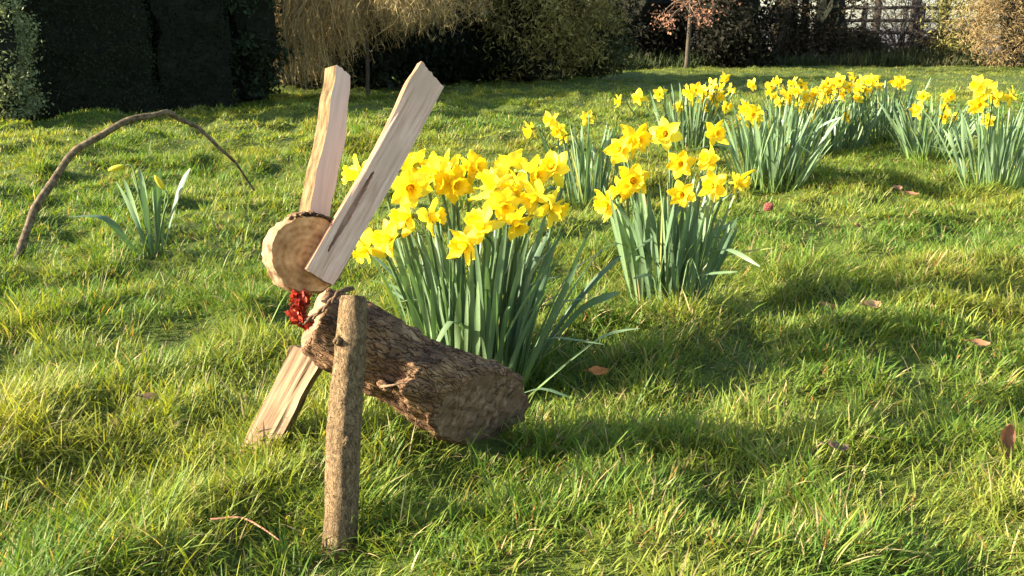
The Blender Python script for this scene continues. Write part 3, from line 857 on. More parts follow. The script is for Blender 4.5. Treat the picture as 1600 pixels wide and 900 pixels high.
def strap_leaves(n, rx, ry, Lm, spread, seed, W=0.0135, flop=0.12, extra=None):
    """leaves of one clump in local coordinates; slight V fold"""
    rg = np.random.default_rng(seed)
    g = Geo()
    seg = 10
    for k in range(n):
        a = rg.random() * 2 * np.pi; q = math.sqrt(rg.random())
        x, y = rx * q * math.cos(a), ry * q * math.sin(a)
        az = math.atan2(y * 1.2, x) + rg.normal(0, 0.5)
        L = Lm * (0.70 + 0.42 * rg.random()); W_ = W * (0.7 + 0.6 * rg.random())
        th0 = max(0, spread * q * (0.5 + 0.6 * rg.random()) + rg.normal(0, 0.05))
        th1 = abs(rg.normal(0.10, 0.14))
        kink = None
        if rg.random() < flop:
            kink = (0.35 + 0.45 * rg.random(), 0.6 + 1.1 * rg.random())
        face = az + math.pi / 2 + rg.normal(0, 0.7)
        strap(g, (x, y, 0), L, W_, az, th0, th1, kink, face, rg)
    for e in (extra or []):
        strap(g, e[0], e[1], e[2], e[3], e[4], e[5], e[6], e[3] + math.pi / 2 + (e[7] if len(e) > 7 else 0.2), rg)
    return g

def strap(g, p0, L, W_, az, th0, th1, kink, face, rg, seg=11):
    d = np.array([math.cos(az), math.sin(az), 0])
    p = np.array([p0[0], p0[1], p0[2] - 0.03]); V = []; th = th0
    tw = rg.normal(0, 1.3)
    hue = rg.random(); C = []
    base = np.array([0.070, 0.120, 0.060]) * (1 - hue) + np.array([0.150, 0.220, 0.095]) * hue
    if rg.random() < 0.03: base = np.array([0.20, 0.21, 0.05]); W_ = W_ * 0.7
    for i in range(seg + 1):
        u = i / seg
        t = np.array([math.sin(th) * d[0], math.sin(th) * d[1], math.cos(th)])
        f = face + tw * u
        w = np.array([math.cos(f), math.sin(f), 0]); w = w - t * w.dot(t); w /= np.linalg.norm(w) + 1e-9
        nrm = np.cross(w, t)
        ww = W_ * 0.5 * ((0.62 + 0.55 * u) if u < 0.7 else 1.0 * math.sqrt(max(0.01, 1 - ((u - 0.7) / 0.305) ** 2)))
        fold = -0.22 * ww
        V += [p - w * ww, p + nrm * fold, p + w * ww]
        c = base * (0.9 + 0.2 * u)
        if u < 0.3: c = c * (u / 0.3) + np.array([0.16, 0.24, 0.04]) * (1 - u / 0.3)   # pale green leaf foot
        C += [c, c * 1.12, c]
        if kink:
            th = th0 + th1 * u + kink[1] / (1 + math.exp(-(u - kink[0]) * 22))
        else:
            th = th0 + th1 * u * u * 1.6
        p = p + t * L / seg
    Q = [(i * 3 + j, i * 3 + j + 1, i * 3 + j + 4, i * 3 + j + 3) for i in range(seg) for j in range(2)]
    g.add(V, Q, None, np.array(C))

def clump(px, py, flowers, label, nleaf, Lm, rx, ry, spread, seed, facing=None, extra=None, W=0.0135, flop=0.12, dY=None, fscale=1.0):
    b = gp(px, py)
    r = empty("daffodil_clump", b, label, "daffodils", "daffodil clumps on the lawn")
    T0 = Matrix.Translation(b)
    g = strap_leaves(nleaf, rx, ry, Lm, spread, seed, W, flop, extra)
    link("foliage", g.mesh("daffodil_foliage", M_DAFLEAF, True), r, T0)
    rg = np.random.default_rng(seed + 900)
    for k, fl in enumerate(flowers):
        fx, fy = fl[0], fl[1]
        Y = b.y + (fl[2] if len(fl) > 2 else rg.uniform(-1, 1) * ry * 1.3)
        head = at(fx, fy, Y)
        # facing direction: outwards from the clump, mostly to the light and slightly nodding
        if len(fl) > 3:
            f = Vector(fl[3])
        else:
            ang = rg.uniform(0, 2 * math.pi)
            out = Vector((head.x - b.x, head.y - b.y, 0))
            f = out.normalized() * 0.6 + Vector((-0.55, -0.45, 0)) + Vector((math.cos(ang), math.sin(ang), 0)) * 0.9
            f.normalize(); f.z = rg.normal(-0.12, 0.18)
        f.normalize()
        sc = fscale * rg.uniform(0.80, 1.14)
        M = frame(head, f, Vector((rg.normal(), rg.normal(), rg.normal()))) @ Matrix.Diagonal((sc, sc, sc, 1))
        fo = link("flower", PETALS[rg.integers(len(PETALS))], r, M)
        to = bpy.data.objects.new("trumpet", TRUMPETS[rg.integers(len(TRUMPETS))])
        col.objects.link(to); to.parent = fo
        # stem from the clump foot to the back of the flower
        foot = b + Vector((max(-rx, min(rx, (head.x - b.x) * 0.35 + rg.normal(0, rx * 0.25))), (Y - b.y) * 0.5, -0.03))
        back_ = head - f * 0.028 * sc
        neck = back_ - f * 0.02 + Vector((0, 0, 0.004))
        low = neck + Vector((-f.x * 0.012, -f.y * 0.012, -0.035))
        mid = foot.lerp(low, 0.5) + Vector((rg.normal(0, 0.008), rg.normal(0, 0.008), 0))
        pts = catmull([foot, mid, low, neck, back_], 16)
        sg = Geo()
        V, Q, T = tube_np(pts - np.array(b), np.linspace(0.0042, 0.0034, 16), 6)
        sg.add(V, Q, T, (0.085, 0.15, 0.045))
        link("stem", sg.mesh("daffodil_stem", M_DAFLEAF, True), r, T0)
    return r

L_ = lambda x, y, z=0.0: (x, y, z)
clump(735, 584, [
    (562, 274, 0.05, (-0.9, -0.4, 0.1)), (572, 388, -0.06, (-0.6, -0.6, -0.5)), (608, 372, -0.08, (-0.7, -0.7, 0)),
    (640, 292, 0.02, (0.2, -0.9, -0.1)), (636, 338, -0.07, (-0.75, -0.65, 0.05)), (672, 340, -0.09, (0.9, -0.35, 0.15)),
    (682, 270, 0.06, (-0.6, -0.8, 0.0)), (708, 284, 0.05, (0.5, -0.8, -0.2)), (738, 262, 0.10, (0.7, -0.6, 0.2)),
    (768, 296, -0.02, (-0.3, -0.2, 0.95)), (798, 264, 0.09, (-0.6, 0.7, 0.1)), (728, 382, -0.13, (-0.65, -0.75, -0.05)),
    (752, 356, -0.11, (-0.35, -0.5, 0.7)), (786, 318, -0.06, (0.2, -0.9, -0.35)), (806, 300, 0.02, (-0.7, -0.5, 0.3)),
    (832, 274, 0.07, (0.6, -0.7, 0.1)), (866, 262, 0.09, (-0.4, -0.8, 0.35)), (838, 306, -0.03, (-0.75, -0.6, -0.2)),
    (862, 324, -0.04, (0.8, -0.5, -0.2)), (806, 346, -0.09, (0.35, -0.85, -0.5)), (650, 258, 0.12, (-0.5, 0.8, 0.2)), (700, 262, 0.13, (-0.7, 0.5, 0.1))],
    "largest daffodil clump, directly behind the log rabbit", 165, 0.41, 0.125, 0.10, 0.38, 101, W=0.0125, flop=0.14,
    extra=[((0.11, -0.05, 0), 0.36, 0.024, 0.15, 0.55, 0.25, (0.62, 0.55)), ((0.12, -0.09, 0), 0.34, 0.022, -0.15, 0.75, 0.2, (0.65, 0.5)),
           ((0.06, -0.10, 0), 0.20, 0.013, -0.35, 1.0, 0.3, (0.5, 0.6)), ((-0.12, 0.0, 0), 0.34, 0.015, 3.4, 0.45, 0.2, (0.6, 1.2)),
           ((-0.10, -0.06, 0), 0.30, 0.014, 3.5, 0.55, 0.2, (0.55, 1.4)), ((0.12, 0.02, 0), 0.42, 0.017, 0.4, 0.5, 0.3, None),
           ((0.12, 0.04, 0), 0.40, 0.016, 0.3, 0.6, 0.3, None)])
clump(1040, 487, [
    (948, 316, -0.02, (-0.8, -0.5, -0.25)), (988, 282, -0.04, (0.1, -0.9, 0.1)), (970, 296, 0.0, (-0.8, -0.5, -0.1)),
    (1066, 303, -0.08, (-0.3, -0.9, -0.05)), (1063, 256, 0.02, (-0.2, -0.95, 0.05)), (1116, 290, -0.05, (-0.6, -0.8, 0.1)),
    (1107, 250, 0.03, (-0.5, -0.6, 0.3)), (1117, 208, 0.1, (0.3, -0.8, 0.1)), (1152, 286, -0.02, (0.85, -0.5, 0.05)),
    (970, 234, 0.06, (-0.4, -0.7, 0.2)), (994, 218, 0.08, (0.5, -0.8, 0.1)), (1040, 209, 0.10, (-0.3, -0.8, 0.1))],
    "daffodil clump standing alone just right of the largest clump, with flowers at many heights", 115, 0.40, 0.095, 0.09, 0.30, 102, flop=0.10)
clump(920, 303, [
    (830, 202), (860, 188), (872, 202), (918, 184), (882, 212)],
    "small daffodil clump behind the gap between the two nearest clumps", 60, 0.40, 0.11, 0.09, 0.35, 103, flop=0.06)
clump(1076, 240, [
    (968, 158), (998, 152), (1031, 147), (1062, 166), (1076, 142), (1096, 156), (1102, 168), (1112, 132), (1132, 122), (1134, 166), (1088, 140), (1128, 136), (1084, 152), (1108, 148), (1118, 158), (1098, 142), (1086, 162), (1124, 148), (1110, 174), (1140, 140)],
    "far daffodil clump left of the leafy clump, flowers crowded at its right", 75, 0.42, 0.17, 0.12, 0.5, 104)
clump(1200, 302, [
    (1176, 178), (1166, 168), (1180, 190), (1186, 176), (1160, 184)],
    "leafy daffodil clump with one tight flower bunch on its left, before the far row", 120, 0.44, 0.17, 0.14, 0.5, 105)
clump(1232, 226, [
    (1176, 132), (1205, 134), (1212, 150), (1226, 142), (1240, 130), (1256, 150), (1264, 162), (1281, 138), (1252, 134), (1281, 156), (1268, 187), (1216, 128), (1232, 156), (1246, 142), (1274, 146), (1218, 160), (1234, 148), (1248, 164), (1270, 164), (1204, 144), (1288, 150)],
    "daffodil clump packed with flowers behind the leafy clump", 80, 0.42, 0.2, 0.14, 0.5, 106)
clump(1312, 232, [
    (1294, 130), (1304, 134), (1334, 120), (1348, 126), (1342, 138), (1370, 134), (1324, 182), (1352, 140), (1296, 142), (1312, 126), (1328, 136), (1318, 146), (1342, 152), (1300, 154), (1362, 126)],
    "daffodil clump in the far row with high flowers and one low orange flower", 80, 0.42, 0.18, 0.13, 0.5, 107)
clump(1384, 232, [(1408, 130), (1402, 128)],
    "dark leafy daffodil clump with a single flower pair on top", 90, 0.42, 0.15, 0.12, 0.45, 108)
clump(1452, 247, [
    (1437, 168), (1443, 150), (1434, 172), (1482, 150), (1478, 166), (1484, 184), (1478, 182)],
    "daffodil clump with sprawling arching leaves and two bunches of flowers", 75, 0.42, 0.17, 0.12, 0.75, 109, flop=0.3)
clump(1556, 290, [
    (1530, 132), (1546, 142), (1530, 162), (1543, 188), (1556, 152), (1582, 150), (1536, 146), (1524, 166)],
    "daffodil clump at the right edge of the photo with tall stacked flowers", 105, 0.46, 0.19, 0.14, 0.55, 110)

# young plant with two buds
def bud_plant():
    b = gp(243, 402)
    r = empty("budding_daffodil", b, "young daffodil plant with two closed buds under the bent stick", "daffodils")
    T0 = Matrix.Translation(b)
    g = Geo(); rg = np.random.default_rng(5)
    spec = [(-0.01, 0.00, 0.30, 0.018, 2.9, 0.42, 0.2, None), (-0.02, 0.01, 0.27, 0.017, 3.0, 0.62, 0.1, None), (0.0, -0.01, 0.33, 0.020, 2.5, 0.10, 0.1, None),
            (-0.015, 0.0, 0.30, 0.018, 3.2, 0.25, 0.1, None), (0.01, 0.01, 0.29, 0.018, 0.1, 0.06, 0.05, None), (0.02, 0.0, 0.27, 0.017, 0.0, 0.18, 0.1, None),
            (0.025, -0.01, 0.35, 0.021, 0.05, 0.36, 0.3, None), (-0.03, -0.02, 0.32, 0.030, 3.2, 0.55, 0.1, (0.5, 1.0)), (-0.02, -0.02, 0.22, 0.018, 3.4, 0.5, 0.2, None),
            (0.0, 0.02, 0.26, 0.017, 1.8, 0.2, 0.1, None), (-0.01, 0.01, 0.31, 0.017, 2.9, 0.18, 0.1, None), (0.012, 0.0, 0.33, 0.018, 0.2, 0.1, 0.1, None),
            (-0.005, -0.01, 0.28, 0.018, 3.3, 0.04, 0.05, None)]
    for x, y, L, W, az, t0, t1, kk in spec:
        L *= 1.12; W *= 1.2; t0 = t0 if kk else t0 * 0.72
        strap(g, (x, y, 0), L, W, az, t0, t1, kk, az + math.pi / 2 + rg.normal(0, 0.5) if kk is None else az + math.pi / 2, rg)
    link("foliage", g.mesh("young_foliage", M_DAFLEAF, True), r, T0)
    for (hx, hy, dy, f) in [(183, 262, 0.05, Vector((-0.95, -0.1, -0.25))), (250, 286, -0.03, Vector((-0.35, -0.3, 0.85)))]:
        tip = at(hx, hy, b.y + dy)
        f.normalize()
        bg_ = Geo()
        c0 = tip - f * 0.03
        V, Q, T = tube_np([tuple(c0 + f * t) for t in (0, 0.01, 0.025, 0.045, 0.058, 0.064)], [0.004, 0.007, 0.0105, 0.010, 0.006, 0.001], 10)
        bg_.add(V - np.array(b), Q, T, (0.52, 0.50, 0.05))
        link("bud", bg_.mesh("daffodil_bud", M_PETAL, True), r, T0)
        sg = Geo()
        pts = catmull([b + Vector((0, 0, -0.02)), b.lerp(c0, 0.55) + Vector((0.01, 0, 0.01)), c0 + Vector((-f.x * 0.03, 0, -0.01 if f.z < 0 else -0.035)), c0], 14)
        V, Q, T = tube_np(pts - np.array(b), np.linspace(0.004, 0.003, 14), 6)
        sg.add(V, Q, T, (0.10, 0.16, 0.04))
        link("stem", sg.mesh("bud_stem", M_DAFLEAF, True), r, T0)
bud_plant()

# bent stick
def bent_stick():
    pxs = [(22, 408), (46, 350), (76, 290), (120, 236), (180, 198), (243, 178), (268, 179), (302, 197), (346, 232), (374, 264), (397, 297)]
    n = len(pxs)
    Y0 = gp(24, 406).y
    P = [at(x, y, Y0 + (4.25 - Y0) * i / (n - 1)) for i, (x, y) in enumerate(pxs)]
    P[0].z -= 0.02
    pts = catmull(P, 110)
    u = np.linspace(0, 1, 110)
    rad = np.interp(u, [0, 0.3, 0.6, 0.75, 1], [0.0165, 0.0138, 0.0112, 0.0085, 0.0045])
    rad = rad * (1 + 0.07 * np.sin(u * 55) * np.sin(u * 23)) + 0.0018 * np.exp(-((u[:, None] - np.array([0.14, 0.31, 0.47, 0.60, 0.72])) / 0.008) ** 2).sum(1)
    pts = pts + np.stack([0.0045 * np.sin(u * 37), 0.0045 * np.sin(u * 29 + 1), 0.0045 * np.sin(u * 43 + 2)], -1) * np.sin(np.pi * u)[:, None]
    g = Geo()
    V, Q, T = tube_np(pts - pts[0], rad, 10, 0.08)
    g.add(V, Q, T)
    o = link("bent_stick", g.mesh("bent_stick", M_STICK, True))
    o.location = tuple(pts[0])
    tag(o, "long brown stick bent into an arch over the grass", "stick")
bent_stick()

# ------------------------------------------------------------------ log rabbit
base = gp(528, 850)
rabbit = empty("log_rabbit", (-0.3, 1.55, gz(-0.3, 1.55)), "rabbit sculpture of rough logs with two split plank ears", "sculpture")
rabbit.location.z = 0.0

def log_mesh(name, L, r0, r1, sides, rings, n0, n1, mats, amp, seed, prof=None, cap_rings=6, bev=0.003, squash=1.0, caprel=0.0014):
    """local z axis along the log; n0/n1 = local normals of the end cuts"""
    a = np.linspace(0, 2 * np.pi, sides, endpoint=False)
    e = np.stack([np.cos(a), np.sin(a), 0 * a], -1)
    V = []; k = np.arange(rings)
    def R(u, z):
        r = r0 + (r1 - r0) * u
        if prof: r = r * np.interp(u, prof[0], prof[1])
        nn = vnoise(a / (2 * np.pi) * 9 * 1.0 + 50, z * 10 + seed + 0 * a, seed) * (1 - a / (2 * np.pi)) + vnoise(a / (2 * np.pi) * 9 + 41, z * 10 + seed + 0 * a, seed) * (a / (2 * np.pi))
        n2 = vnoise(np.cos(a) * 6 + 9 + z * 3, np.sin(a) * 6 + z * 22, seed + 3)
        n3 = vnoise(np.cos(a) * 16 + 9, np.sin(a) * 16 + z * 60, seed + 4)
        return r * (1 + amp * (nn - 0.5) * 1.2 + amp * 0.9 * (n2 - 0.5) + amp * 0.55 * (n3 - 0.5))
    for i in range(rings):
        u = i / (rings - 1)
        rr = R(u, u * L)
        if i == 0 or i == rings - 1: rr = rr - bev
        P = e * rr[:, None]; P[:, 1] *= squash
        s0 = -(P @ np.array(n0)) / n0[2] if n0 is not None else 0 * a
        s1 = L - (P @ np.array(n1)) / n1[2] if n1 is not None else 0 * a + L
        P[:, 2] = s0 + (s1 - s0) * u
        V.append(P)
    V = np.concatenate(V)
    kk = np.arange(rings - 1)[:, None] * sides; j = np.arange(sides)[None]; j2 = (j + 1) % sides
    Q = np.stack([kk + j, kk + j2, kk + sides + j2, kk + sides + j], -1).reshape(-1, 4)
    g = Geo(); g.add(V, Q, None, None, 0)
    for end, ring0, mi in ((0, V[:sides], 1), (1, V[-sides:], 2)):
        c = ring0.mean(0)
        CV = [ring0]
        for q in range(1, cap_rings):
            f = 1 - q / cap_rings
            w = c + (ring0 - c) * f
            w = w + np.stack([0 * a, 0 * a, caprel * (vnoise(w[:, 0] * 90, w[:, 1] * 90, seed + 7) - .5 + (vnoise(w[:, 0] * 30, w[:, 1] * 30, seed + 8) - .5))], -1)
            CV.append(w)
        CV.append(c[None])
        CV = np.concatenate(CV)
        kk = np.arange(cap_rings - 1)[:, None] * sides
        CQ = np.stack([kk + j, kk + j2, kk + sides + j2, kk + sides + j], -1).reshape(-1, 4)
        jj = np.arange(sides)
        CT = np.stack([jj + (cap_rings - 1) * sides, (jj + 1) % sides + (cap_rings - 1) * sides, jj * 0 + cap_rings * sides], -1)
        if end == 0: CQ = CQ[:, ::-1]; CT = CT[:, ::-1]
        g.add(CV, CQ, CT, None, mi)
    return g.mesh(name, mats, True)

# body
neck = at(489, 500, 1.58); rear = at(757, 638, 1.665)
axis = (rear - neck); LB = axis.length
MB = frame(neck, axis, Vector((0, -1, 0)))
R3 = MB.to_3x3().inverted()
n1 = R3 @ Vector((0.64, -0.70, -0.32)).normalized()
n0 = R3 @ Vector((-0.86, -0.24, 0.46)).normalized()
body = link("body", log_mesh("rabbit_body", LB, 0.061, 0.084, 72, 90, n0, n1, [M_BARK, M_PALEGRAIN, M_GREYGRAIN], 0.24, 71,
            prof=([0, 0.1, 0.35, 0.6, 0.8, 1], [0.98, 1.02, 1.0, 0.93, 1.05, 0.98]), caprel=0.009, cap_rings=14, bev=0.007), rabbit, MB)
# knots and a torn splinter on the log
def knot(px, py, Y, r, stretch, m):
    c = at(px, py, Y)
    a = np.linspace(0, 2 * np.pi, 12, endpoint=False)
    g = Geo()
    V, Q, T = tube_np([(0, 0, -0.01), (0, 0, 0.004), (0, 0, 0.009), (0, 0, 0.007)], [r, r * .9, r * .6, r * .2], 12, 0.35)
    V[:, 0] *= stretch
    g.add(V, Q, T)
    link("knot", g.mesh("log_knot", m, True), rabbit, frame(c, Vector((-0.15, -0.9, 0.1)), Vector((1, 0, -.5))))
knot(652, 645, 1.595, 0.011, 0.8, M_BARK)
knot(601, 603, 1.545, 0.009, 1.8, M_BARK)
knot(528, 533, 1.435, 0.0075, 1.0, M_POSTBARK)
knot(541, 690, 1.352, 0.006, 0.9, M_POSTBARK)
def splinter(pts, Y, r):
    P = [at(x, y, Y + d) for x, y, d in pts]
    c = P[0]
    g = Geo()
    V, Q, T = tube_np(catmull([p - c for p in P], 10), np.linspace(r, r * .3, 10), 6, 0.5)
    g.add(V, Q, T)
    link("splinter", g.mesh("log_splinter", M_PALEBARK), rabbit, Matrix.Translation(c))
splinter([(595, 604, 0), (612, 602, -0.005), (632, 598, 0.0)], 1.535, 0.0028)
splinter([(704, 592, 0.0), (722, 582, -0.006), (752, 572, 0.0)], 1.62, 0.004)

# head: a slice of log seen almost end on
nH = Vector((0.50, -0.84, 0.20)).normalized()
hc = at(485, 397, 1.53)
HT = 0.052
MH = frame(hc - nH * HT, nH, Vector((1, 0, 0)))
head = link("head", log_mesh("rabbit_head", HT, 0.0685, 0.0675, 72, 9, None, None, [M_PALEBARK, M_PALEGRAIN, M_HEADGRAIN], 0.10, 33,
            cap_rings=10, bev=0.0035, squash=0.99), rabbit, MH)
# loose bark along the top of the slice
def bark_rim():
    g = Geo()
    for k in range(46):
        a = math.radians(RNG.uniform(38, 120))
        rr = 0.0675 + RNG.normal(0.001, 0.0012)
        V, Q, T = tube_np([(0, 0, -0.012), (0, 0, 0.0), (0, 0, 0.008)], [0.0034, 0.004, 0.002], 5, 0.6)
        V = V @ np.array(Matrix.Rotation(a, 3, 'Z').transposed()) + np.array([rr * math.cos(a), rr * math.sin(a), HT - 0.006 + RNG.normal(0, 0.004)])
        g.add(V, Q, T)
    return link("bark_rim", g.mesh("head_bark_rim", M_BARK), rabbit, MH)
bark_rim()

def plank(name, lpx, rpx, p0, n, thick, mats, rows=70, cols=18, relief=0.0015, crack=None, seed=3, edge=0.0012):
    L = catmull([on_plane(x, y, p0, n) for x, y in lpx], rows)
    Rr = catmull([on_plane(x, y, p0, n) for x, y in rpx], rows)
    o = (L[0] + Rr[0]) / 2
    zc = Vector((L[-1] + Rr[-1]) / 2) - Vector(o)
    M = frame(Vector(o), zc, Vector(Rr[0] - L[0]))
    Mi = M.inverted()
    n_l = np.array(Mi.to_3x3() @ n)
    W3 = np.array(Mi.to_3x3()); tr = np.array(Mi.translation)
    L = L @ W3.T + tr; Rr = Rr @ W3.T + tr
    jit = lambda s: (vnoise(np.arange(rows) * 9.0 / rows, np.zeros(rows) + s, s) - 0.5)[:, None] * np.array([1, 0, 0]) * edge * 2
    L = L + jit(seed); Rr = Rr + jit(seed + 1)
    v = np.linspace(0, 1, cols)
    Fr = L[:, None, :] * (1 - v[None, :, None]) + Rr[:, None, :] * v[None, :, None]
    endn = (vnoise(v * 9, 0 * v + seed, seed + 11) - 0.5) * 0.0035
    Fr[-3:, :, 2] += endn[None, :] * np.array([0.3, 0.6, 1.0])[:, None]; Fr[:3, :, 2] += endn[None, ::-1] * np.array([0.6, 0.4, 0.2])[:, None]
    rx, rz = Fr[..., 0], Fr[..., 2]
    rel = (vnoise(rx * 160, rz * 9, seed + 5) - 0.5) * 2 * relief + (vnoise(rx * 40, rz * 5, seed + 6) - 0.5) * 2 * relief
    if crack:
        (xa, ya), (xb, yb), wd, dp = crack
        A = np.array(Mi @ on_plane(xa, ya, p0, n)); Bp = np.array(Mi @ on_plane(xb, yb, p0, n))
        ab = Bp - A
        t = ((Fr - A) @ ab) / (ab @ ab)
        dist = np.linalg.norm(Fr - (A + np.clip(t, 0, 1)[..., None] * ab), axis=-1)
        w_ = wd * np.clip(np.minimum(t, 1 - t) * 4, 0, 1) ** 0.5 * (0.8 + 0.5 * vnoise(t * 14, t * 0, 9))
        rel = np.where((t > 0) & (t < 1) & (dist < w_), rel - dp, rel)
    front = Fr + n_l * rel[..., None]
    rb = (vnoise(rx * 60, rz * 20, seed + 8) - 0.5) * 0.004
    backf = Fr - n_l * (thick + rb)[..., None]
    backf[..., 0] = backf[..., 0] * 0.96
    nf = rows * cols
    V = np.concatenate([front.reshape(-1, 3), backf.reshape(-1, 3)])
    i = np.arange(rows - 1)[:, None] * cols + np.arange(cols - 1)[None]
    Fq = np.stack([i, i + 1, i + cols + 1, i + cols], -1).reshape(-1, 4)
    g = Geo()
    g.add(V, Fq, None, None, 0)
    g.n -= len(V)
    def extra(q, m):
        g.Q.append(np.asarray(q)); g.mq.append(np.full(len(q), m))
    extra(Fq[:, ::-1] + nf, 0)
    r_ = np.arange(rows - 1) * cols
    extra(np.stack([r_, r_ + cols, r_ + cols + nf, r_ + nf], -1), 1)
    r2 = r_ + cols - 1
    extra(np.stack([r2, r2 + nf, r2 + cols + nf, r2 + cols], -1), 1)
    c_ = np.arange(cols - 1)
    extra(np.stack([c_, c_ + nf, c_ + 1 + nf, c_ + 1], -1), 2)
    c2 = c_ + (rows - 1) * cols
    extra(np.stack([c2, c2 + 1, c2 + 1 + nf, c2 + nf], -1), 2)
    me = g.mesh(name, mats, False)
    return me, M

# near ear nailed on the face of the slice
pE = hc + nH * 0.021
me, M = plank("near_ear", [(478, 421), (520, 348), (572, 262), (612, 185), (640, 125), (658, 96)],
              [(521, 447), (562, 373), (603, 306), (640, 240), (668, 185), (693, 136)], pE, nH, 0.020, [M_SPLIT, M_REDBARK, M_PALEGRAIN],
              rows=140, cols=46, crack=((584, 268), (513, 392), 0.0042, 0.013), seed=3)
ear1 = link("ear", me, rabbit, M)
ear1["label"] = "near split plank ear with a long dark crack"
# far ear behind the slice
nE2 = Vector((0.60, -0.78, 0.16)).normalized()
pE2 = hc - nH * (HT + 0.003)
me, M = plank("far_ear", [(480, 372), (486, 322), (493, 280), (508, 215), (518, 150), (526, 100)],
              [(512, 376), (518, 322), (527, 275), (540, 210), (544, 160), (547, 119)], pE2, nE2, 0.046, [M_SMOOTHSPLIT, M_EARBARK, M_PALEGRAIN],
              rows=90, cols=16, relief=0.0006, seed=13, edge=0.002)
ear2 = link("ear", me, rabbit, M)
ear2["label"] = "far smooth plank ear with bark along its left edge"

# front legs
pt = at(546, 463, 1.485); pb = gp(526, 856)
pb = pb + (pb - pt).normalized() * 0.03
ML = frame(pb, pt - pb, Vector((0, -1, 0)))
leg1 = link("leg", log_mesh("post_leg", (pt - pb).length, 0.0285, 0.0245, 40, 90, None, None, [M_POSTBARK, M_PALEGRAIN, M_PALEGRAIN], 0.10, 55,
            prof=([0, .08, .3, .5, .8, 1], [1.02, 0.95, 0.98, 1.05, 1.00, 0.93]), bev=0.002), rabbit, ML)
me1 = leg1.data
for v_ in me1.vertices:      # the branch is not quite straight
    t_ = v_.co.z / 0.55
    v_.co.y += 0.006 * math.sin(3.1 * t_) + 0.0025 * math.sin(9 * t_ + 1)
    v_.co.x += 0.004 * math.sin(5 * t_)
leg1["label"] = "round bark covered branch leg nearest the camera"
bl = gp(395, 712)
nL = Vector((-0.38, -0.88, 0.28)).normalized()
me, M = plank("plank_leg", [(362, 722), (384, 684), (410, 635), (432, 590), (455, 540)], [(408, 731), (434, 690), (456, 650), (479, 606), (508, 555)],
              Vector((bl.x, bl.y, 0)), nL, 0.022, [M_LEGSPLIT, M_EARBARK, M_LEGSPLIT], rows=80, cols=24, relief=0.003, seed=23, edge=0.002)
leg2 = link("leg", me, rabbit, M)
leg2["label"] = "flat split plank leg at the far left"

# red garland and twine around the neck
def garland():
    g = Geo()
    rg = np.random.default_rng(8)
    path = catmull([at(462, 466, 1.52), at(470, 463, 1.51), at(478, 470, 1.50), at(470, 481, 1.505), at(462, 489, 1.51), at(470, 498, 1.50), at(482, 503, 1.495)], 40)
    for p in path:
        for q in range(3):
            c = p + rg.normal(0, 0.0042, 3)
            V, Q = leaf_cards(np.tile(c, (3, 1)) + rg.normal(0, 0.002, (3, 3)), 0.012 + 0.008 * rg.random(3), 0.7)
            g.add(V, Q, None, np.array([0.38, 0.040, 0.016]) * rg.uniform(0.4, 1.3) + (np.array([0.2, 0.12, 0.06]) if rg.random() < 0.2 else 0))
    c = Vector(path[0])
    for v in g.V: v -= np.array(c)
    link("garland", g.mesh("red_garland", M_RED), rabbit, Matrix.Translation(c))
    g = Geo()
    for off in (0, 0.004):
        P = [at(470, 508, 1.492), at(492, 495, 1.482), at(514, 476, 1.475), at(532, 458, 1.485), at(552, 452, 1.53)]
        pts = catmull([p + Vector((0, 0, off)) for p in P], 30)
        pts = pts + 0.0016 * np.stack([np.sin(np.arange(30) * 1.3 + off * 900), np.cos(np.arange(30) * 1.3 + off * 900), 0 * np.arange(30)], -1)
        V, Q, T = tube_np(pts - np.array(P[0]), 0.0026, 6)
        g.add(V, Q, T)
    link("twine", g.mesh("neck_twine", M_TWINE, True), rabbit, Matrix.Translation(P[0]))
garland()

# ------------------------------------------------------------------ litter on the lawn
def fallen_leaf(px, py, size, label, c, tilt=(0.2, 0.1), rot=0.0, lift=0.035, name="fallen_leaf", cat="leaf"):
    b = gp(px, py); b.z += lift
    rg = np.random.default_rng(int(px * 7 + py))
    nl, nw = 9, 5
    V = []
    for i in range(nl):
        u = i / (nl - 1)
        w = math.sin(math.pi * (0.06 + 0.9 * u)) ** 0.8 * (1 + 0.14 * math.sin(u * 26 + rg.random() * 3))
        for j in range(nw):
            v = j / (nw - 1) * 2 - 1
            V.append(((u - 0.5) * size, v * w * size * 0.28, size * (0.35 * (u - .5) ** 2 + 0.10 * v * v + 0.03 * math.sin(u * 9 + v * 4))))
    g = Geo()
    Q = [(i * nw + j, i * nw + j + 1, (i + 1) * nw + j + 1, (i + 1) * nw + j) for i in range(nl - 1) for j in range(nw - 1)]
    g.add(V, Q, None, np.array(c))
    Vt, Qt, Tt = tube_np([(-0.5 * size, 0, 0.09 * size), (-0.7 * size, 0, 0.10 * size), (-0.85 * size, 0.03 * size, 0.06 * size)], [0.0016, 0.0013, 0.001], 5)
    g.add(Vt, Qt, Tt, np.array(c) * 0.6)
    o = link(name, g.mesh(name, M_DRYLEAF, True))
    o.location = b
    o.rotation_euler = (tilt[0], tilt[1], rot)
    tag(o, label, cat, "dry leaves scattered on the lawn")
fallen_leaf(1565, 722, 0.062, "large tan dry leaf standing upright in the grass at lower right", (0.19, 0.085, 0.045), (0.6, -1.2), 1.2, 0.045)
fallen_leaf(1360, 496, 0.06, "pale tan dry leaf lying in the middle of the right lawn", (0.45, 0.27, 0.13), (0.45, 0.1), 0.4)
fallen_leaf(1338, 372, 0.065, "dull brown dry leaf right of the lone daffodil clump's shadow", (0.26, 0.14, 0.07), (0.4, 0.2), 1.0)
fallen_leaf(1528, 558, 0.045, "tan dry leaf at the right, between two bands of shadow", (0.27, 0.14, 0.065), (0.4, 0.1), -0.3)
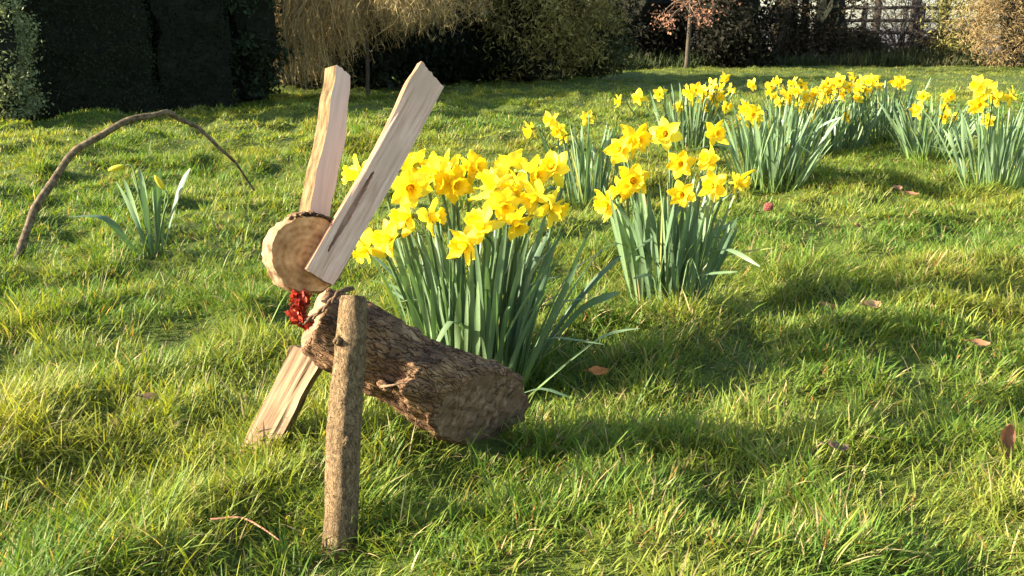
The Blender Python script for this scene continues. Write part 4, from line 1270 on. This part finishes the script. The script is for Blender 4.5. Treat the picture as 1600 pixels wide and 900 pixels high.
fallen_leaf(934, 597, 0.05, "small orange dry leaf just right of the rabbit's log body", (0.52, 0.20, 0.06), (0.5, 0.1), 0.2)
fallen_leaf(1402, 292, 0.07, "brown dry leaf in front of the dark leafy daffodil clump", (0.30, 0.16, 0.09), (0.4, 0.0), 0.7)
fallen_leaf(1292, 497, 0.055, "thin reddish dry leaf beside the pale tan leaf", (0.38, 0.14, 0.07), (0.3, 0.2), 0.1)
fallen_leaf(1592, 404, 0.07, "rust coloured dry leaf at the right edge of the lawn", (0.36, 0.15, 0.07), (0.4, 0.1), 0.9)
fallen_leaf(1424, 312, 0.06, "small dark brown dry leaf nearest the sprawling daffodil clump", (0.22, 0.11, 0.06), (0.3, 0.1), -0.6)
fallen_leaf(1305, 722, 0.05, "curled grey brown dry leaf sunk in a hollow of the foreground grass", (0.20, 0.13, 0.09), (0.3, 0.3), 0.3, 0.03)
fallen_leaf(240, 632, 0.055, "greyish dry leaf in the grass left of the rabbit's plank leg", (0.22, 0.17, 0.13), (0.5, 0.4), 0.8, 0.012)

def cone():
    b = gp(1193, 344)
    g = Geo(); rg = np.random.default_rng(2)
    for k in range(60):
        t = k / 60; a = k * 2.4
        r = 0.017 * math.sin(math.pi * (0.12 + 0.83 * t))
        c = np.array([r * math.cos(a), r * math.sin(a), 0.004 + 0.042 * t])
        V, Q, T = tube_np([c * np.array([.6, .6, 1]), c * np.array([1.15, 1.15, 1]) + np.array([0, 0, 0.004])], [0.005, 0.003], 5, 0.3)
        g.add(V, Q, T, np.array([0.25, 0.08, 0.06]) * rg.uniform(0.7, 1.3))
    o = link("fir_cone", g.mesh("fir_cone", M_DRYLEAF))
    o.location = (b.x, b.y, b.z + 0.045)
    o.rotation_euler = (0.9, 0.3, 0.4)
    tag(o, "small reddish brown cone on the grass right of the lone daffodil clump", "cone")
cone()

def twig(pxs, label, r, Yoff=0.0):
    P = [gp(x, y) + Vector((0, 0, h)) for x, y, h in pxs]
    g = Geo()
    pts = catmull(P, 16)
    V, Q, T = tube_np(pts - pts[0], np.linspace(r, r * 0.5, 16), 6, 0.15)
    g.add(V, Q, T)
    o = link("fallen_twig", g.mesh("fallen_twig", M_REDBARK, True))
    o.location = tuple(pts[0])
    tag(o, label, "twig")
twig([(332, 842, 0.035), (380, 852, 0.05), (412, 868, 0.05), (440, 885, 0.045)], "thin reddish brown twig in the grass left of the post leg", 0.0022)
